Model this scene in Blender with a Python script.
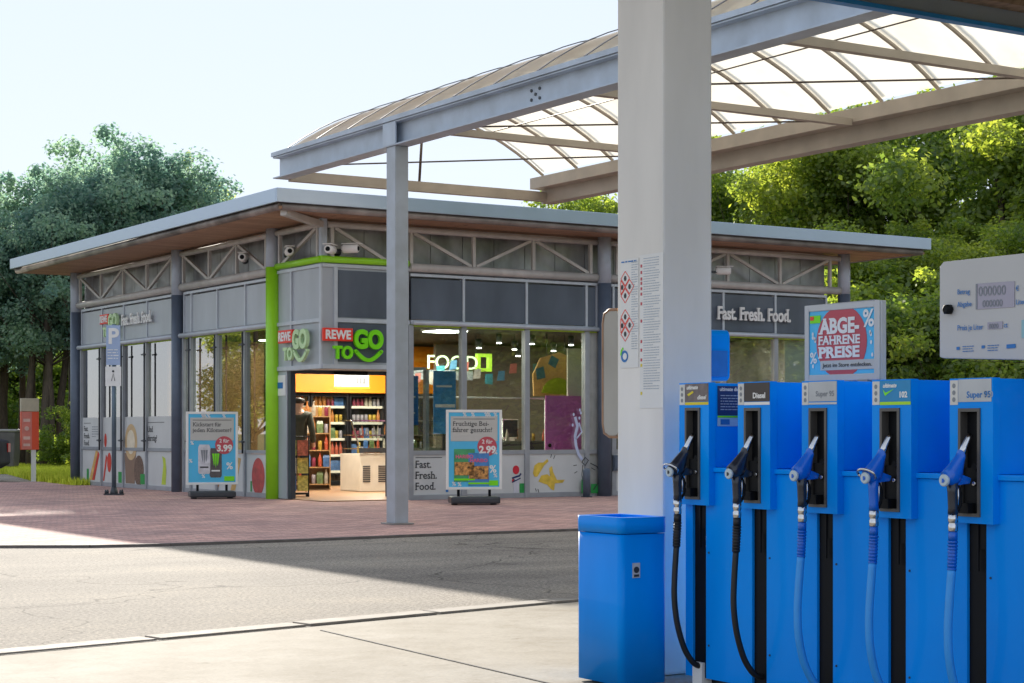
import bpy, bmesh, math, random
import numpy as np
from mathutils import Vector, Matrix

for o in list(bpy.data.objects):
    bpy.data.objects.remove(o)
C = bpy.context.scene
COL = C.collection
PI = math.pi
R = math.radians

# ------------------------------------------------------------------ camera, sky, sun, exposure
YAW = math.atan(0.6286)
CO, SI = math.cos(YAW), math.sin(YAW)
FPX, HOR, CAMZ = 1820.0, 432.0, 1.12
cam_d = bpy.data.cameras.new('camera')
cam = bpy.data.objects.new('camera', cam_d)
COL.objects.link(cam)
cam.location = (0, 0, CAMZ)
cam.rotation_euler = (PI / 2, 0, -YAW)
cam_d.sensor_width = 36
cam_d.lens = FPX / 1024 * 36
cam_d.shift_y = (HOR - 341.5) / 1024
cam_d.clip_start = 0.1
cam_d.clip_end = 3000
C.camera = cam

SUN_EL = R(16.5)
SUN_VEC = Vector((1.06, 3.2, 0)).normalized()          # horizontal direction towards the sun
world = bpy.data.worlds.new('World')
C.world = world
world.use_nodes = True
nt = world.node_tree
nt.nodes.clear()
sky = nt.nodes.new('ShaderNodeTexSky')
sky.sky_type = 'NISHITA'
sky.sun_disc = False
sky.sun_elevation = SUN_EL
sky.sun_rotation = math.atan2(SUN_VEC.x, SUN_VEC.y)
sky.air_density = 1.0
sky.dust_density = 0.0
sky.ozone_density = 1.5
bg = nt.nodes.new('ShaderNodeBackground')
bg.inputs['Strength'].default_value = 0.15
wo = nt.nodes.new('ShaderNodeOutputWorld')
gam = nt.nodes.new('ShaderNodeGamma')                    # gamma and tint added to even the sky and lift the shade
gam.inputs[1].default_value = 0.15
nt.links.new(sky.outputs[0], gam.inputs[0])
sky_tint = nt.nodes.new('ShaderNodeMix'); sky_tint.data_type = 'RGBA'; sky_tint.blend_type = 'MULTIPLY'; sky_tint.inputs[0].default_value = 1.0
sky_tint.inputs[7].default_value = (1.06, 1.11, 1.23, 1)
nt.links.new(gam.outputs[0], sky_tint.inputs[6])
nt.links.new(sky_tint.outputs[2], bg.inputs['Color'])
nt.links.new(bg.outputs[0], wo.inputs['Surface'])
sd = bpy.data.lights.new('sun', 'SUN')
sd.energy = 2.0
sd.angle = R(0.55)
sd.color = (1.0, 0.93, 0.82)
sun = bpy.data.objects.new('sun', sd)
COL.objects.link(sun)
sv = Vector((SUN_VEC.x * math.cos(SUN_EL), SUN_VEC.y * math.cos(SUN_EL), math.sin(SUN_EL)))
sun.rotation_euler = sv.to_track_quat('Z', 'Y').to_euler()
sun.location = (0, 0, 30)
C.view_settings.view_transform = 'Standard'
C.view_settings.look = 'None'
C.view_settings.gamma = 1
C.view_settings.use_curve_mapping = False
C.view_settings.exposure = 2.15

# ------------------------------------------------------------------ measuring helpers (rays of the surveying camera against real planes)
def ray(px, py):
    t = (px - 512) / FPX
    s = (HOR - py) / FPX
    return CO * t + SI, -SI * t + CO, s
def at_y(px, py, y0):
    a, b, c = ray(px, py); k = y0 / b
    return Vector((a * k, y0, CAMZ + c * k))
def at_x(px, py, x0):
    a, b, c = ray(px, py); k = x0 / a
    return Vector((x0, b * k, CAMZ + c * k))
def at_z(px, py, z0=0.0):
    a, b, c = ray(px, py); k = (z0 - CAMZ) / c
    return Vector((a * k, b * k, z0))
def at_d(px, py, d):
    a, b, c = ray(px, py)
    return Vector((a * d, b * d, CAMZ + c * d))

# ------------------------------------------------------------------ materials
MATS = {}
def mat(name, col, rough=0.5, metal=0.0, var=0.12, scale=6.0, bump=0.0, spec=0.5, coat=0.0, emit=0.0, stretch=None, detail=5, alpha=None, dirt=None):
    if name in MATS: return MATS[name]
    m = bpy.data.materials.new(name); m.use_nodes = True
    n = m.node_tree; b = n.nodes['Principled BSDF']
    b.inputs['Roughness'].default_value = rough
    b.inputs['Metallic'].default_value = metal
    b.inputs['Specular IOR Level'].default_value = spec
    b.inputs['Coat Weight'].default_value = coat
    tc = n.nodes.new('ShaderNodeTexCoord')
    mp = n.nodes.new('ShaderNodeMapping')
    if stretch: mp.inputs['Scale'].default_value = stretch
    n.links.new(tc.outputs['Object'], mp.inputs[0])
    no = n.nodes.new('ShaderNodeTexNoise'); no.inputs['Scale'].default_value = scale; no.inputs['Detail'].default_value = detail
    n.links.new(mp.outputs[0], no.inputs['Vector'])
    cr = n.nodes.new('ShaderNodeValToRGB')
    c = Vector(col[:3])
    lo = [max(0, v * (1 - var)) for v in c]; hi = [min(1, v * (1 + var)) for v in c]
    if dirt:
        lo = [a * (1 - dirt[3]) + d * dirt[3] for a, d in zip(lo, dirt[:3])]
    cr.color_ramp.elements[0].position = 0.3; cr.color_ramp.elements[0].color = (*lo, 1)
    cr.color_ramp.elements[1].position = 0.7; cr.color_ramp.elements[1].color = (*hi, 1)
    n.links.new(no.outputs['Fac'], cr.inputs[0])
    n.links.new(cr.outputs[0], b.inputs['Base Color'])
    mr = n.nodes.new('ShaderNodeMapRange')
    mr.inputs[3].default_value = max(0.02, rough * 0.8); mr.inputs[4].default_value = min(1, rough * 1.25)
    n.links.new(no.outputs['Fac'], mr.inputs[0]); n.links.new(mr.outputs[0], b.inputs['Roughness'])
    if bump:
        bp = n.nodes.new('ShaderNodeBump'); bp.inputs['Strength'].default_value = bump; bp.inputs['Distance'].default_value = 0.01
        n.links.new(no.outputs['Fac'], bp.inputs['Height']); n.links.new(bp.outputs[0], b.inputs['Normal'])
    if emit:
        n.links.new(cr.outputs[0], b.inputs['Emission Color']); b.inputs['Emission Strength'].default_value = emit
    MATS[name] = m
    return m

STEEL = mat('steel_light_blue_grey', (0.47, 0.54, 0.63), 0.45, 0.1, 0.10, 3, dirt=(0.2, 0.2, 0.2, 0.15))
STEELG = mat('galvanised_grey', (0.30, 0.29, 0.28), 0.5, 0.3, 0.15, 8)
TRUSS = mat('truss_grey', (0.52, 0.50, 0.47), 0.5, 0.1, 0.12, 5)
FASCIA = mat('roof_fascia', (0.42, 0.50, 0.60), 0.3, 0.6, 0.05, 1.2)
DARKCOL = mat('column_dark_blue', (0.10, 0.13, 0.18), 0.4, 0.1, 0.10, 5)
GREEN = mat('lime_green_paint', (0.32, 0.72, 0.02), 0.35, 0, 0.06, 4)
PANEL = mat('panel_dark_blue_grey', (0.10, 0.12, 0.155), 0.32, 0.0, 0.22, 1.6, stretch=(1, 1, .35), detail=8)
PANELL = mat('panel_light_grey', (0.42, 0.455, 0.495), 0.35, 0.1, 0.13, 1.6, stretch=(1, 1, .35), detail=8)
CLAD = mat('cladding_grey', (0.38, 0.385, 0.40), 0.35, 0.4, 0.45, 2.2, stretch=(1, 1, .5))
MULL = mat('mullion_grey', (0.36, 0.38, 0.41), 0.4, 0.3, 0.08, 6)
RAIL = mat('rail_light', (0.52, 0.56, 0.61), 0.4, 0.2, 0.08, 6)
WHITE = mat('white_paint', (0.80, 0.80, 0.78), 0.4, 0, 0.05, 5)
CREAM = mat('cream_laminate', (0.66, 0.61, 0.52), 0.5, 0, 0.06, 5)
BLACK = mat('black_plastic', (0.005, 0.006, 0.008), 0.5, 0, 0.2, 20, spec=0.15)
RUBBER = mat('black_rubber', (0.009, 0.009, 0.010), 0.5, 0, 0.2, 30)
DGREY = mat('dark_grey_plastic', (0.035, 0.04, 0.048), 0.4, 0, 0.15, 10)
CHROME = mat('bright_metal', (0.62, 0.62, 0.62), 0.18, 1.0, 0.10, 30)
BLUE = mat('pump_blue', (0.0, 0.285, 0.98), 0.30, 0, 0.11, 1.9, spec=0.08, coat=0.12, stretch=(1, 1, .35), detail=9, dirt=(.02, .10, .25, .10))
BLUEH = mat('hose_blue', (0.004, 0.18, 0.62), 0.4, 0, 0.1, 12)
BLUEN = mat('nozzle_blue', (0.002, 0.12, 0.60), 0.3, 0, 0.1, 12, coat=0.3)
RED = mat('sign_red', (0.85, 0.04, 0.02), 0.4, 0, 0.05, 6)
REDC = mat('disc_red', (0.52, 0.075, 0.10), 0.5, 0, 0.05, 6)
SGREEN = mat('sign_green', (0.20, 0.78, 0.0), 0.4, 0, 0.05, 6)
CYAN = mat('poster_cyan', (0.08, 0.50, 0.80), 0.45, 0, 0.06, 3)
PAPER = mat('paper_grey', (0.52, 0.52, 0.49), 0.5, 0, 0.04, 5)
FILM = mat('window_film_pale', (0.60, 0.61, 0.60), 0.4, 0, 0.06, 2)
TXT = mat('ink_dark', (0.03, 0.035, 0.04), 0.5, 0, 0.05, 5)
TXG = mat('ink_grey', (0.22, 0.24, 0.27), 0.5, 0, 0.05, 5)
NAVY = mat('ink_navy', (0.015, 0.035, 0.13), 0.4, 0, 0.05, 5)
SKYB = mat('ink_blue', (0.02, 0.17, 0.48), 0.5, 0, 0.05, 5)
YELLOW = mat('yellow', (0.75, 0.62, 0.02), 0.5, 0, 0.08, 5)
LIME = mat('lime_strip', (0.40, 0.72, 0.03), 0.5, 0, 0.05, 5)
PURPLE = mat('purple_panel', (0.58, 0.13, 0.48), 0.3, 0, 0.10, 2)
ORANGE = mat('orange_wall', (0.66, 0.20, 0.004), 0.5, 0, 0.08, 1.5)
WOODI = mat('wood_interior', (0.36, 0.20, 0.08), 0.5, 0, 0.2, 4, stretch=(1, 8, 1))
SKIN = mat('skin', (0.45, 0.26, 0.18), 0.5, 0, 0.08, 10)
HAIR = mat('hair_dark', (0.015, 0.011, 0.009), 0.5, 0, 0.2, 40)
JACKET = mat('jacket_olive', (0.035, 0.037, 0.025), 0.8, 0, 0.3, 14, bump=0.3)
TROUS = mat('trousers_dark', (0.012, 0.014, 0.02), 0.8, 0, 0.3, 14)
PILLAR = mat('pillar_white_concrete', (0.84, 0.815, 0.775), 0.55, 0, 0.06, 2.2, bump=0.15, detail=10, stretch=(1, 1, .3), dirt=(0.3, 0.29, 0.27, 0.22))
COPPER = mat('copper_edge', (0.30, 0.17, 0.10), 0.45, 0.3, 0.15, 10)
BEIGE = mat('beige_panel', (0.36, 0.34, 0.30), 0.45, 0, 0.10, 4)
LAMPW = mat('lamp_white', (1.0, 0.93, 0.80), 0.5, emit=9.0)
NEON = mat('lit_letters', (0.75, 1.0, 0.55), 0.5, emit=0.45, var=0)
LIMELIT = mat('lit_lime', (0.45, 0.75, 0.05), 0.5, emit=0.25)
BANNERB = mat('banner_blue', (0.05, 0.28, 0.62), 0.5, 0, 0.25, 3)
TERRAC = mat('redsign', (0.78, 0.10, 0.04), 0.45, 0, 0.05, 5)

def coord(n, kind='Object', scale=None):
    tc = n.nodes.new('ShaderNodeTexCoord'); mp = n.nodes.new('ShaderNodeMapping')
    if scale: mp.inputs['Scale'].default_value = scale
    n.links.new(tc.outputs[kind], mp.inputs[0]); return mp.outputs[0]
def noise(n, vec, scale, detail=4, rough=0.5):
    t = n.nodes.new('ShaderNodeTexNoise'); t.inputs['Scale'].default_value = scale; t.inputs['Detail'].default_value = detail
    t.inputs['Roughness'].default_value = rough; n.links.new(vec, t.inputs['Vector']); return t.outputs['Fac']
def ramp(n, fac, stops):
    r = n.nodes.new('ShaderNodeValToRGB'); e = r.color_ramp.elements
    e[0].position, e[0].color = stops[0][0], (*stops[0][1], 1)
    e[1].position, e[1].color = stops[-1][0], (*stops[-1][1], 1)
    for p, c in stops[1:-1]:
        k = e.new(p); k.color = (*c, 1)
    n.links.new(fac, r.inputs[0]); return r.outputs[0]
def mixc(n, fac, a, b, mode='MIX'):
    m = n.nodes.new('ShaderNodeMix'); m.data_type = 'RGBA'; m.blend_type = mode
    if isinstance(fac, float): m.inputs[0].default_value = fac
    else: n.links.new(fac, m.inputs[0])
    for i, v in ((6, a), (7, b)):
        if isinstance(v, tuple): m.inputs[i].default_value = (*v, 1)
        else: n.links.new(v, m.inputs[i])
    return m.outputs[2]
def bumpn(n, h, strength, dist, b):
    p = n.nodes.new('ShaderNodeBump'); p.inputs['Strength'].default_value = strength; p.inputs['Distance'].default_value = dist
    n.links.new(h, p.inputs['Height']); n.links.new(p.outputs[0], b.inputs['Normal'])
def newmat(name, rough=0.9):
    m = bpy.data.materials.new(name); m.use_nodes = True
    b = m.node_tree.nodes['Principled BSDF']; b.inputs['Roughness'].default_value = rough
    b.inputs['Specular IOR Level'].default_value = 0.12
    return m, m.node_tree, b

ASPHALT, n, b = newmat('asphalt', 0.92)
v = coord(n)
speck = noise(n, v, 38, 4, 0.85)
big = noise(n, v, 0.45, 6, 0.65)
base = ramp(n, speck, [(0.33, (0.10, 0.092, 0.084)), (0.5, (0.285, 0.252, 0.218)), (0.66, (0.57, 0.505, 0.43))])
tone = ramp(n, big, [(0.32, (0.72, 0.72, 0.73)), (0.52, (0.95, 0.95, 0.94)), (0.70, (1.18, 1.16, 1.1))])
n.links.new(mixc(n, 1.0, base, tone, 'MULTIPLY'), b.inputs['Base Color'])
base = b.inputs['Base Color'].links[0].from_socket
vo = n.nodes.new('ShaderNodeTexVoronoi'); vo.feature = 'DISTANCE_TO_EDGE'; vo.inputs['Scale'].default_value = 0.22
wn = n.nodes.new('ShaderNodeVectorMath'); wn.operation = 'ADD'; nn_ = n.nodes.new('ShaderNodeTexNoise'); nn_.inputs['Scale'].default_value = 1.3
n.links.new(v, nn_.inputs['Vector']); n.links.new(v, wn.inputs[0]); n.links.new(nn_.outputs['Color'], wn.inputs[1]); n.links.new(wn.outputs[0], vo.inputs['Vector'])
crk = ramp(n, vo.outputs['Distance'], [(0.0, (0.45, 0.45, 0.45)), (0.004, (1, 1, 1))])
oil = ramp(n, noise(n, v, 0.9, 3, 0.4), [(0.24, (0.55, 0.54, 0.53)), (0.31, (1, 1, 1))])
track = ramp(n, noise(n, coord(n, 'Object', (.12, 1.6, 1)), 0.9, 4, 0.6), [(0.38, (0.90, 0.89, 0.88)), (0.62, (1.10, 1.09, 1.07))])
base = mixc(n, 1.0, mixc(n, 1.0, mixc(n, 1.0, base, crk, 'MULTIPLY'), oil, 'MULTIPLY'), track, 'MULTIPLY')
n.links.new(base, b.inputs['Base Color'])
bumpn(n, speck, 0.6, 0.006, b)

CONC, n, b = newmat('concrete_slab', 0.85)
v = coord(n)
f1 = noise(n, v, 1.1, 8, 0.62); f2 = noise(n, v, 60, 3, 0.6); f3 = noise(n, v, 6, 5, 0.7)
base = ramp(n, f1, [(0.30, (0.28, 0.24, 0.185)), (0.5, (0.355, 0.315, 0.255)), (0.72, (0.43, 0.39, 0.33))])
sp = ramp(n, f2, [(0.35, (0.86, 0.86, 0.86)), (0.65, (1.06, 1.06, 1.06))])
st = ramp(n, f3, [(0.27, (0.50, 0.46, 0.41)), (0.37, (1, 1, 1))])
st = mixc(n, 1.0, st, ramp(n, noise(n, v, 2.3, 7, 0.75), [(0.36, (0.80, 0.77, 0.72)), (0.55, (1.04, 1.04, 1.04))]), 'MULTIPLY')
n.links.new(mixc(n, 1.0, mixc(n, 1.0, base, sp, 'MULTIPLY'), st, 'MULTIPLY'), b.inputs['Base Color'])
bumpn(n, f2, 0.3, 0.003, b)

PAVE, n, b = newmat('clay_paving', 0.9)
v = coord(n)
br = n.nodes.new('ShaderNodeTexBrick')
br.inputs['Scale'].default_value = 1.0
br.inputs['Brick Width'].default_value = 0.24; br.inputs['Row Height'].default_value = 0.12
br.inputs['Mortar Size'].default_value = 0.009; br.inputs['Mortar Smooth'].default_value = 0.3; br.inputs['Bias'].default_value = 0.0
br.inputs['Color1'].default_value = (0.68, 0.43, 0.37, 1); br.inputs['Color2'].default_value = (0.46, 0.285, 0.255, 1)
br.inputs['Mortar'].default_value = (0.28, 0.22, 0.20, 1)
n.links.new(v, br.inputs['Vector'])
tone = ramp(n, noise(n, v, 0.7, 6, 0.6), [(0.3, (0.75, 0.78, 0.82)), (0.7, (1.18, 1.12, 1.08))])
fine = ramp(n, noise(n, v, 40, 3), [(0.3, (0.85, 0.85, 0.85)), (0.7, (1.12, 1.12, 1.12))])
n.links.new(mixc(n, 1.0, mixc(n, 1.0, br.outputs[0], tone, 'MULTIPLY'), fine, 'MULTIPLY'), b.inputs['Base Color'])
bumpn(n, br.outputs['Fac'], -0.4, 0.004, b)

SOFFIT, n, b = newmat('soffit_boards', 0.55)
v = coord(n)
wv = n.nodes.new('ShaderNodeTexBrick'); wv.offset = 0.5
wv.inputs['Scale'].default_value = 1; wv.inputs['Brick Width'].default_value = 2.4; wv.inputs['Row Height'].default_value = 0.16
wv.inputs['Mortar Size'].default_value = 0.008
wv.inputs['Color1'].default_value = (0.50, 0.31, 0.20, 1); wv.inputs['Color2'].default_value = (0.39, 0.235, 0.155, 1); wv.inputs['Mortar'].default_value = (0.03, 0.018, 0.014, 1)
n.links.new(v, wv.inputs['Vector'])
g = ramp(n, noise(n, coord(n, 'Object', (1, 14, 1)), 3, 5), [(0.3, (0.8, 0.8, 0.8)), (0.7, (1.2, 1.2, 1.2))])
n.links.new(mixc(n, 1.0, wv.outputs[0], g, 'MULTIPLY'), b.inputs['Base Color'])

CORR, n, b = newmat('brown_corrugated_sheet', 0.45)
v = coord(n)
g = noise(n, coord(n, 'Object', (8, 1, 1)), 2, 6)
n.links.new(ramp(n, g, [(0.3, (0.10, 0.065, 0.042)), (0.7, (0.22, 0.15, 0.10))]), b.inputs['Base Color'])

GRASSM, n, b = newmat('grass_blades', 0.7)
hi = n.nodes.new('ShaderNodeNewGeometry')
n.links.new(ramp(n, hi.outputs['Random Per Island'], [(0.0, (0.42, 0.52, 0.04)), (1.0, (0.72, 0.75, 0.09))]), b.inputs['Base Color'])
TERR, n, b = newmat('meadow_ground', 0.95)
v = coord(n)
n.links.new(ramp(n, noise(n, v, 0.8, 8, 0.7), [(0.3, (0.05, 0.075, 0.015)), (0.7, (0.13, 0.15, 0.035))]), b.inputs['Base Color'])

def leafmat(name, a, c, tr):
    m = bpy.data.materials.new(name); m.use_nodes = True
    n = m.node_tree; n.nodes.clear()
    geo = n.nodes.new('ShaderNodeNewGeometry')
    tcn = coord(n)
    big = noise(n, tcn, 0.55, 3)
    col = ramp(n, geo.outputs['Random Per Island'], [(0, a), (1, c)])
    tone = ramp(n, big, [(0.35, (0.65, 0.75, 0.8)), (0.65, (1.3, 1.2, 1.0))])
    col = mixc(n, 1.0, col, tone, 'MULTIPLY')
    d = n.nodes.new('ShaderNodeBsdfDiffuse'); t = n.nodes.new('ShaderNodeBsdfTranslucent'); g = n.nodes.new('ShaderNodeBsdfGlossy')
    g.inputs['Roughness'].default_value = 0.45
    tcol = mixc(n, 1.0, col, tr, 'MULTIPLY')
    n.links.new(col, d.inputs[0]); n.links.new(tcol, t.inputs[0])
    m1 = n.nodes.new('ShaderNodeMixShader'); m1.inputs[0].default_value = 0.62
    m2 = n.nodes.new('ShaderNodeMixShader'); m2.inputs[0].default_value = 0.04
    o = n.nodes.new('ShaderNodeOutputMaterial')
    n.links.new(d.outputs[0], m1.inputs[1]); n.links.new(t.outputs[0], m1.inputs[2])
    n.links.new(m1.outputs[0], m2.inputs[1]); n.links.new(g.outputs[0], m2.inputs[2]); n.links.new(m2.outputs[0], o.inputs[0])
    return m
LEAF_A = leafmat('leaves_bright', (0.15, 0.22, 0.05), (0.32, 0.38, 0.08), (2.0, 1.9, 1.0))
LEAF_B = leafmat('leaves_mid', (0.11, 0.185, 0.045), (0.26, 0.33, 0.07), (2.1, 2.0, 1.0))
LEAF_C = leafmat('leaves_glare_blue', (0.14, 0.24, 0.22), (0.26, 0.36, 0.27), (1.7, 1.8, 1.7))  # blue glare veil over the left trees is put into the leaf colour
BARK = mat('bark', (0.10, 0.075, 0.055), 0.9, 0, 0.35, 5, bump=0.6, stretch=(6, 6, 1))

def glassmat(name, tint, refl=0.12, dirt=0.03):
    m = bpy.data.materials.new(name); m.use_nodes = True
    n = m.node_tree; n.nodes.clear()
    tr = n.nodes.new('ShaderNodeBsdfTransparent'); tr.inputs[0].default_value = (*tint, 1)
    gl = n.nodes.new('ShaderNodeBsdfGlossy'); gl.inputs['Roughness'].default_value = 0.012
    fr = n.nodes.new('ShaderNodeFresnel'); fr.inputs[0].default_value = 1.5
    ma = n.nodes.new('ShaderNodeMath'); ma.operation = 'MULTIPLY_ADD'; ma.inputs[1].default_value = 1.2; ma.inputs[2].default_value = refl
    ma.use_clamp = True
    mx = n.nodes.new('ShaderNodeMixShader'); o = n.nodes.new('ShaderNodeOutputMaterial')
    ge = n.nodes.new('ShaderNodeNewGeometry'); iv = n.nodes.new('ShaderNodeMath'); iv.operation = 'SUBTRACT'; iv.inputs[0].default_value = 1.0
    ml = n.nodes.new('ShaderNodeMath'); ml.operation = 'MULTIPLY'
    n.links.new(ge.outputs['Backfacing'], iv.inputs[1]); n.links.new(ma.outputs[0], ml.inputs[0]); n.links.new(iv.outputs[0], ml.inputs[1])
    n.links.new(fr.outputs[0], ma.inputs[0]); n.links.new(ml.outputs[0], mx.inputs[0])
    n.links.new(tr.outputs[0], mx.inputs[1]); n.links.new(gl.outputs[0], mx.inputs[2]); n.links.new(mx.outputs[0], o.inputs[0])
    return m
GLASS = glassmat('shop_glass', (0.75, 0.80, 0.78), 0.12)
GLASSR = glassmat('shop_glass_side', (0.62, 0.68, 0.66), 0.34)
GLASSC = glassmat('clear_glass', (0.9, 0.93, 0.93), 0.02)

# translucent canopy sheet
SHEET, n, b = newmat('translucent_sheet', 0.5); n.nodes.clear()
v = coord(n)
col = ramp(n, noise(n, v, 1.2, 7, 0.6), [(0.3, (0.90, 0.85, 0.74)), (0.65, (0.98, 0.955, 0.89))])
d = n.nodes.new('ShaderNodeBsdfDiffuse'); t = n.nodes.new('ShaderNodeBsdfTranslucent'); mx = n.nodes.new('ShaderNodeMixShader'); mx.inputs[0].default_value = 0.85
o = n.nodes.new('ShaderNodeOutputMaterial'); tp = n.nodes.new('ShaderNodeBsdfTransparent'); m2 = n.nodes.new('ShaderNodeMixShader'); m2.inputs[0].default_value = 0.30; tp.inputs[0].default_value = (1.0, 0.975, 0.93, 1)
n.links.new(col, d.inputs[0]); n.links.new(col, t.inputs[0]); n.links.new(d.outputs[0], mx.inputs[1]); n.links.new(t.outputs[0], mx.inputs[2])
n.links.new(mx.outputs[0], m2.inputs[1]); n.links.new(tp.outputs[0], m2.inputs[2]); n.links.new(m2.outputs[0], o.inputs[0])

# ------------------------------------------------------------------ building helpers
ORG = {}
def tag(o, label=None, cat=None, group=None, kind=None):
    if label: o['label'] = label
    if cat: o['category'] = cat
    if group: o['group'] = group
    if kind: o['kind'] = kind
    return o
def root(name, loc, label, cat, group=None, rz=0.0, local=False):
    o = bpy.data.objects.new(name, None); COL.objects.link(o)
    o.location = loc; o.rotation_euler = (0, 0, rz); o.empty_display_size = 0.3
    ORG[o.name] = Vector((0, 0, 0)) if local else Vector(loc)
    return tag(o, label, cat, group)

class MB:
    def __init__(s): s.v = []; s.f = []; s.sm = []
    def add(s, vs, fs, smooth=False):
        k = len(s.v); s.v += [tuple(q) for q in vs]
        for f in fs: s.f.append(tuple(i + k for i in f)); s.sm.append(smooth)
        return s
    def box(s, x0, x1, y0, y1, z0, z1):
        if x0 > x1: x0, x1 = x1, x0
        if y0 > y1: y0, y1 = y1, y0
        if z0 > z1: z0, z1 = z1, z0
        return s.add([(x0, y0, z0), (x1, y0, z0), (x1, y1, z0), (x0, y1, z0), (x0, y0, z1), (x1, y0, z1), (x1, y1, z1), (x0, y1, z1)],
                     [(0, 3, 2, 1), (4, 5, 6, 7), (0, 1, 5, 4), (1, 2, 6, 5), (2, 3, 7, 6), (3, 0, 4, 7)])
    def bar(s, p, q, w, h, up=(0, 0, 1)):
        p = Vector(p); q = Vector(q); d = (q - p).normalized(); u = Vector(up)
        if abs(d.dot(u)) > 0.98: u = Vector((1, 0, 0))
        sd = d.cross(u).normalized() * (w / 2); uu = sd.cross(d).normalized() * (h / 2)
        vs = [e + a * sd + c * uu for e in (p, q) for a, c in ((-1, -1), (1, -1), (1, 1), (-1, 1))]
        return s.add(vs, [(0, 1, 2, 3), (7, 6, 5, 4), (0, 4, 5, 1), (1, 5, 6, 2), (2, 6, 7, 3), (3, 7, 4, 0)])
    def tube(s, pts, r, n=12, caps=True):
        pts = [Vector(p) for p in pts]
        rs = r if isinstance(r, (list, tuple)) else [r] * len(pts)
        d0 = (pts[1] - pts[0]).normalized()
        ref = Vector((0, 0, 1)) if abs(d0.z) < 0.9 else Vector((1, 0, 0))
        a = d0.cross(ref).normalized()
        vs = []
        for i, p in enumerate(pts):
            if i == 0: d = d0
            elif i == len(pts) - 1: d = (pts[i] - pts[i - 1]).normalized()
            else: d = ((pts[i + 1] - pts[i]).normalized() + (pts[i] - pts[i - 1]).normalized()).normalized()
            a = (a - d * a.dot(d)).normalized(); c = d.cross(a)
            for k in range(n):
                t = 2 * PI * k / n
                vs.append(p + (a * math.cos(t) + c * math.sin(t)) * rs[i])
        fs = []
        for i in range(len(pts) - 1):
            for k in range(n):
                fs.append((i * n + k, i * n + (k + 1) % n, (i + 1) * n + (k + 1) % n, (i + 1) * n + k))
        s.add(vs, fs, True)
        if caps:
            b0 = len(s.v) - len(vs)
            s.f.append(tuple(b0 + k for k in reversed(range(n)))); s.sm.append(False)
            e = b0 + (len(pts) - 1) * n
            s.f.append(tuple(e + k for k in range(n))); s.sm.append(False)
        return s
    def lathe(s, c, prof, n=16, axis='z'):
        c = Vector(c); vs = []
        for r, h in prof:
            for k in range(n):
                t = 2 * PI * k / n; q = (r * math.cos(t), r * math.sin(t), h)
                if axis == 'y': q = (q[0], h, q[1])
                if axis == 'x': q = (h, q[0], q[1])
                vs.append(c + Vector(q))
        fs = [(i * n + k, i * n + (k + 1) % n, (i + 1) * n + (k + 1) % n, (i + 1) * n + k) for i in range(len(prof) - 1) for k in range(n)]
        s.add(vs, fs, True); b0 = len(s.v) - len(vs)
        s.f.append(tuple(b0 + k for k in reversed(range(n)))); s.sm.append(False)
        e = b0 + (len(prof) - 1) * n; s.f.append(tuple(e + k for k in range(n))); s.sm.append(False)
        return s
    def art(s, F, pts, off=0.003, th=0.002):
        """extruded 2-D polygon in frame F=(origin, right, up, normal)"""
        o, r, u, nn = F; n = len(pts)
        a = [o + r * x + u * y + nn * (off + th) for x, y in pts]
        c = [o + r * x + u * y + nn * off for x, y in pts]
        return s.add(a + c, [tuple(range(n)), tuple(reversed(range(n, 2 * n)))] + [(i, n + i, n + (i + 1) % n, (i + 1) % n) for i in range(n)])
    def rect(s, F, x0, y0, x1, y1, off=0.003, th=0.002):
        return s.art(F, [(x0, y0), (x1, y0), (x1, y1), (x0, y1)], off, th)
    def disc(s, F, cx, cy, rx, ry=None, off=0.003, th=0.002, n=28, a0=0, a1=2 * PI):
        ry = ry or rx
        return s.art(F, [(cx + rx * math.cos(a0 + (a1 - a0) * k / n), cy + ry * math.sin(a0 + (a1 - a0) * k / n)) for k in range(n)], off, th)
    def stroke(s, F, pts, w, off=0.003, th=0.002):
        P = [Vector((p[0], p[1])) for p in pts]; L = []; Rr = []
        for i, p in enumerate(P):
            d = (P[min(i + 1, len(P) - 1)] - P[max(i - 1, 0)]).normalized(); nn = Vector((-d.y, d.x)) * (w / 2)
            L.append(p + nn); Rr.append(p - nn)
        for i in range(len(P) - 1):
            s.art(F, [tuple(Rr[i]), tuple(Rr[i + 1]), tuple(L[i + 1]), tuple(L[i])], off, th)
        return s
    def build(s, name, m, parent=None, bevel=0, origin=None, kind=None):
        me = bpy.data.meshes.new(name)
        og = ORG[parent.name] if parent else Vector(origin) if origin is not None else Vector((0, 0, 0))
        me.from_pydata([(a - og.x, b_ - og.y, c - og.z) for a, b_, c in s.v], [], s.f)
        me.polygons.foreach_set('use_smooth', s.sm)
        me.materials.append(m); me.update()
        o = bpy.data.objects.new(name, me); COL.objects.link(o)
        if bevel:
            bm = bmesh.new(); bm.from_mesh(me)
            bmesh.ops.remove_doubles(bm, verts=bm.verts, dist=1e-5)
            ed = [e for e in bm.edges if len(e.link_faces) == 2 and e.calc_face_angle(0) > 0.6]
            bmesh.ops.bevel(bm, geom=ed, offset=bevel, segments=2, affect='EDGES', profile=0.6)
            bm.to_mesh(me); bm.free()
        if parent: o.parent = parent
        else: o.location = og
        ORG[o.name] = og
        if kind: o['kind'] = kind
        return o

class EACH:
    """every primitive becomes its own part"""
    def __init__(s, name, m, parent): s.a = (name, m, parent)
    def __getattr__(s, k):
        def f(*q, **kw): m = MB(); getattr(m, k)(*q, **kw); m.build(*s.a)
        return f

def FR(o, r, n, up=(0, 0, 1)):
    return (Vector(o), Vector(r).normalized(), Vector(up).normalized(), Vector(n).normalized())
LOCALF = lambda x=0, y=0, z=0: FR((x, y, z), (1, 0, 0), (0, -1, 0))

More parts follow.
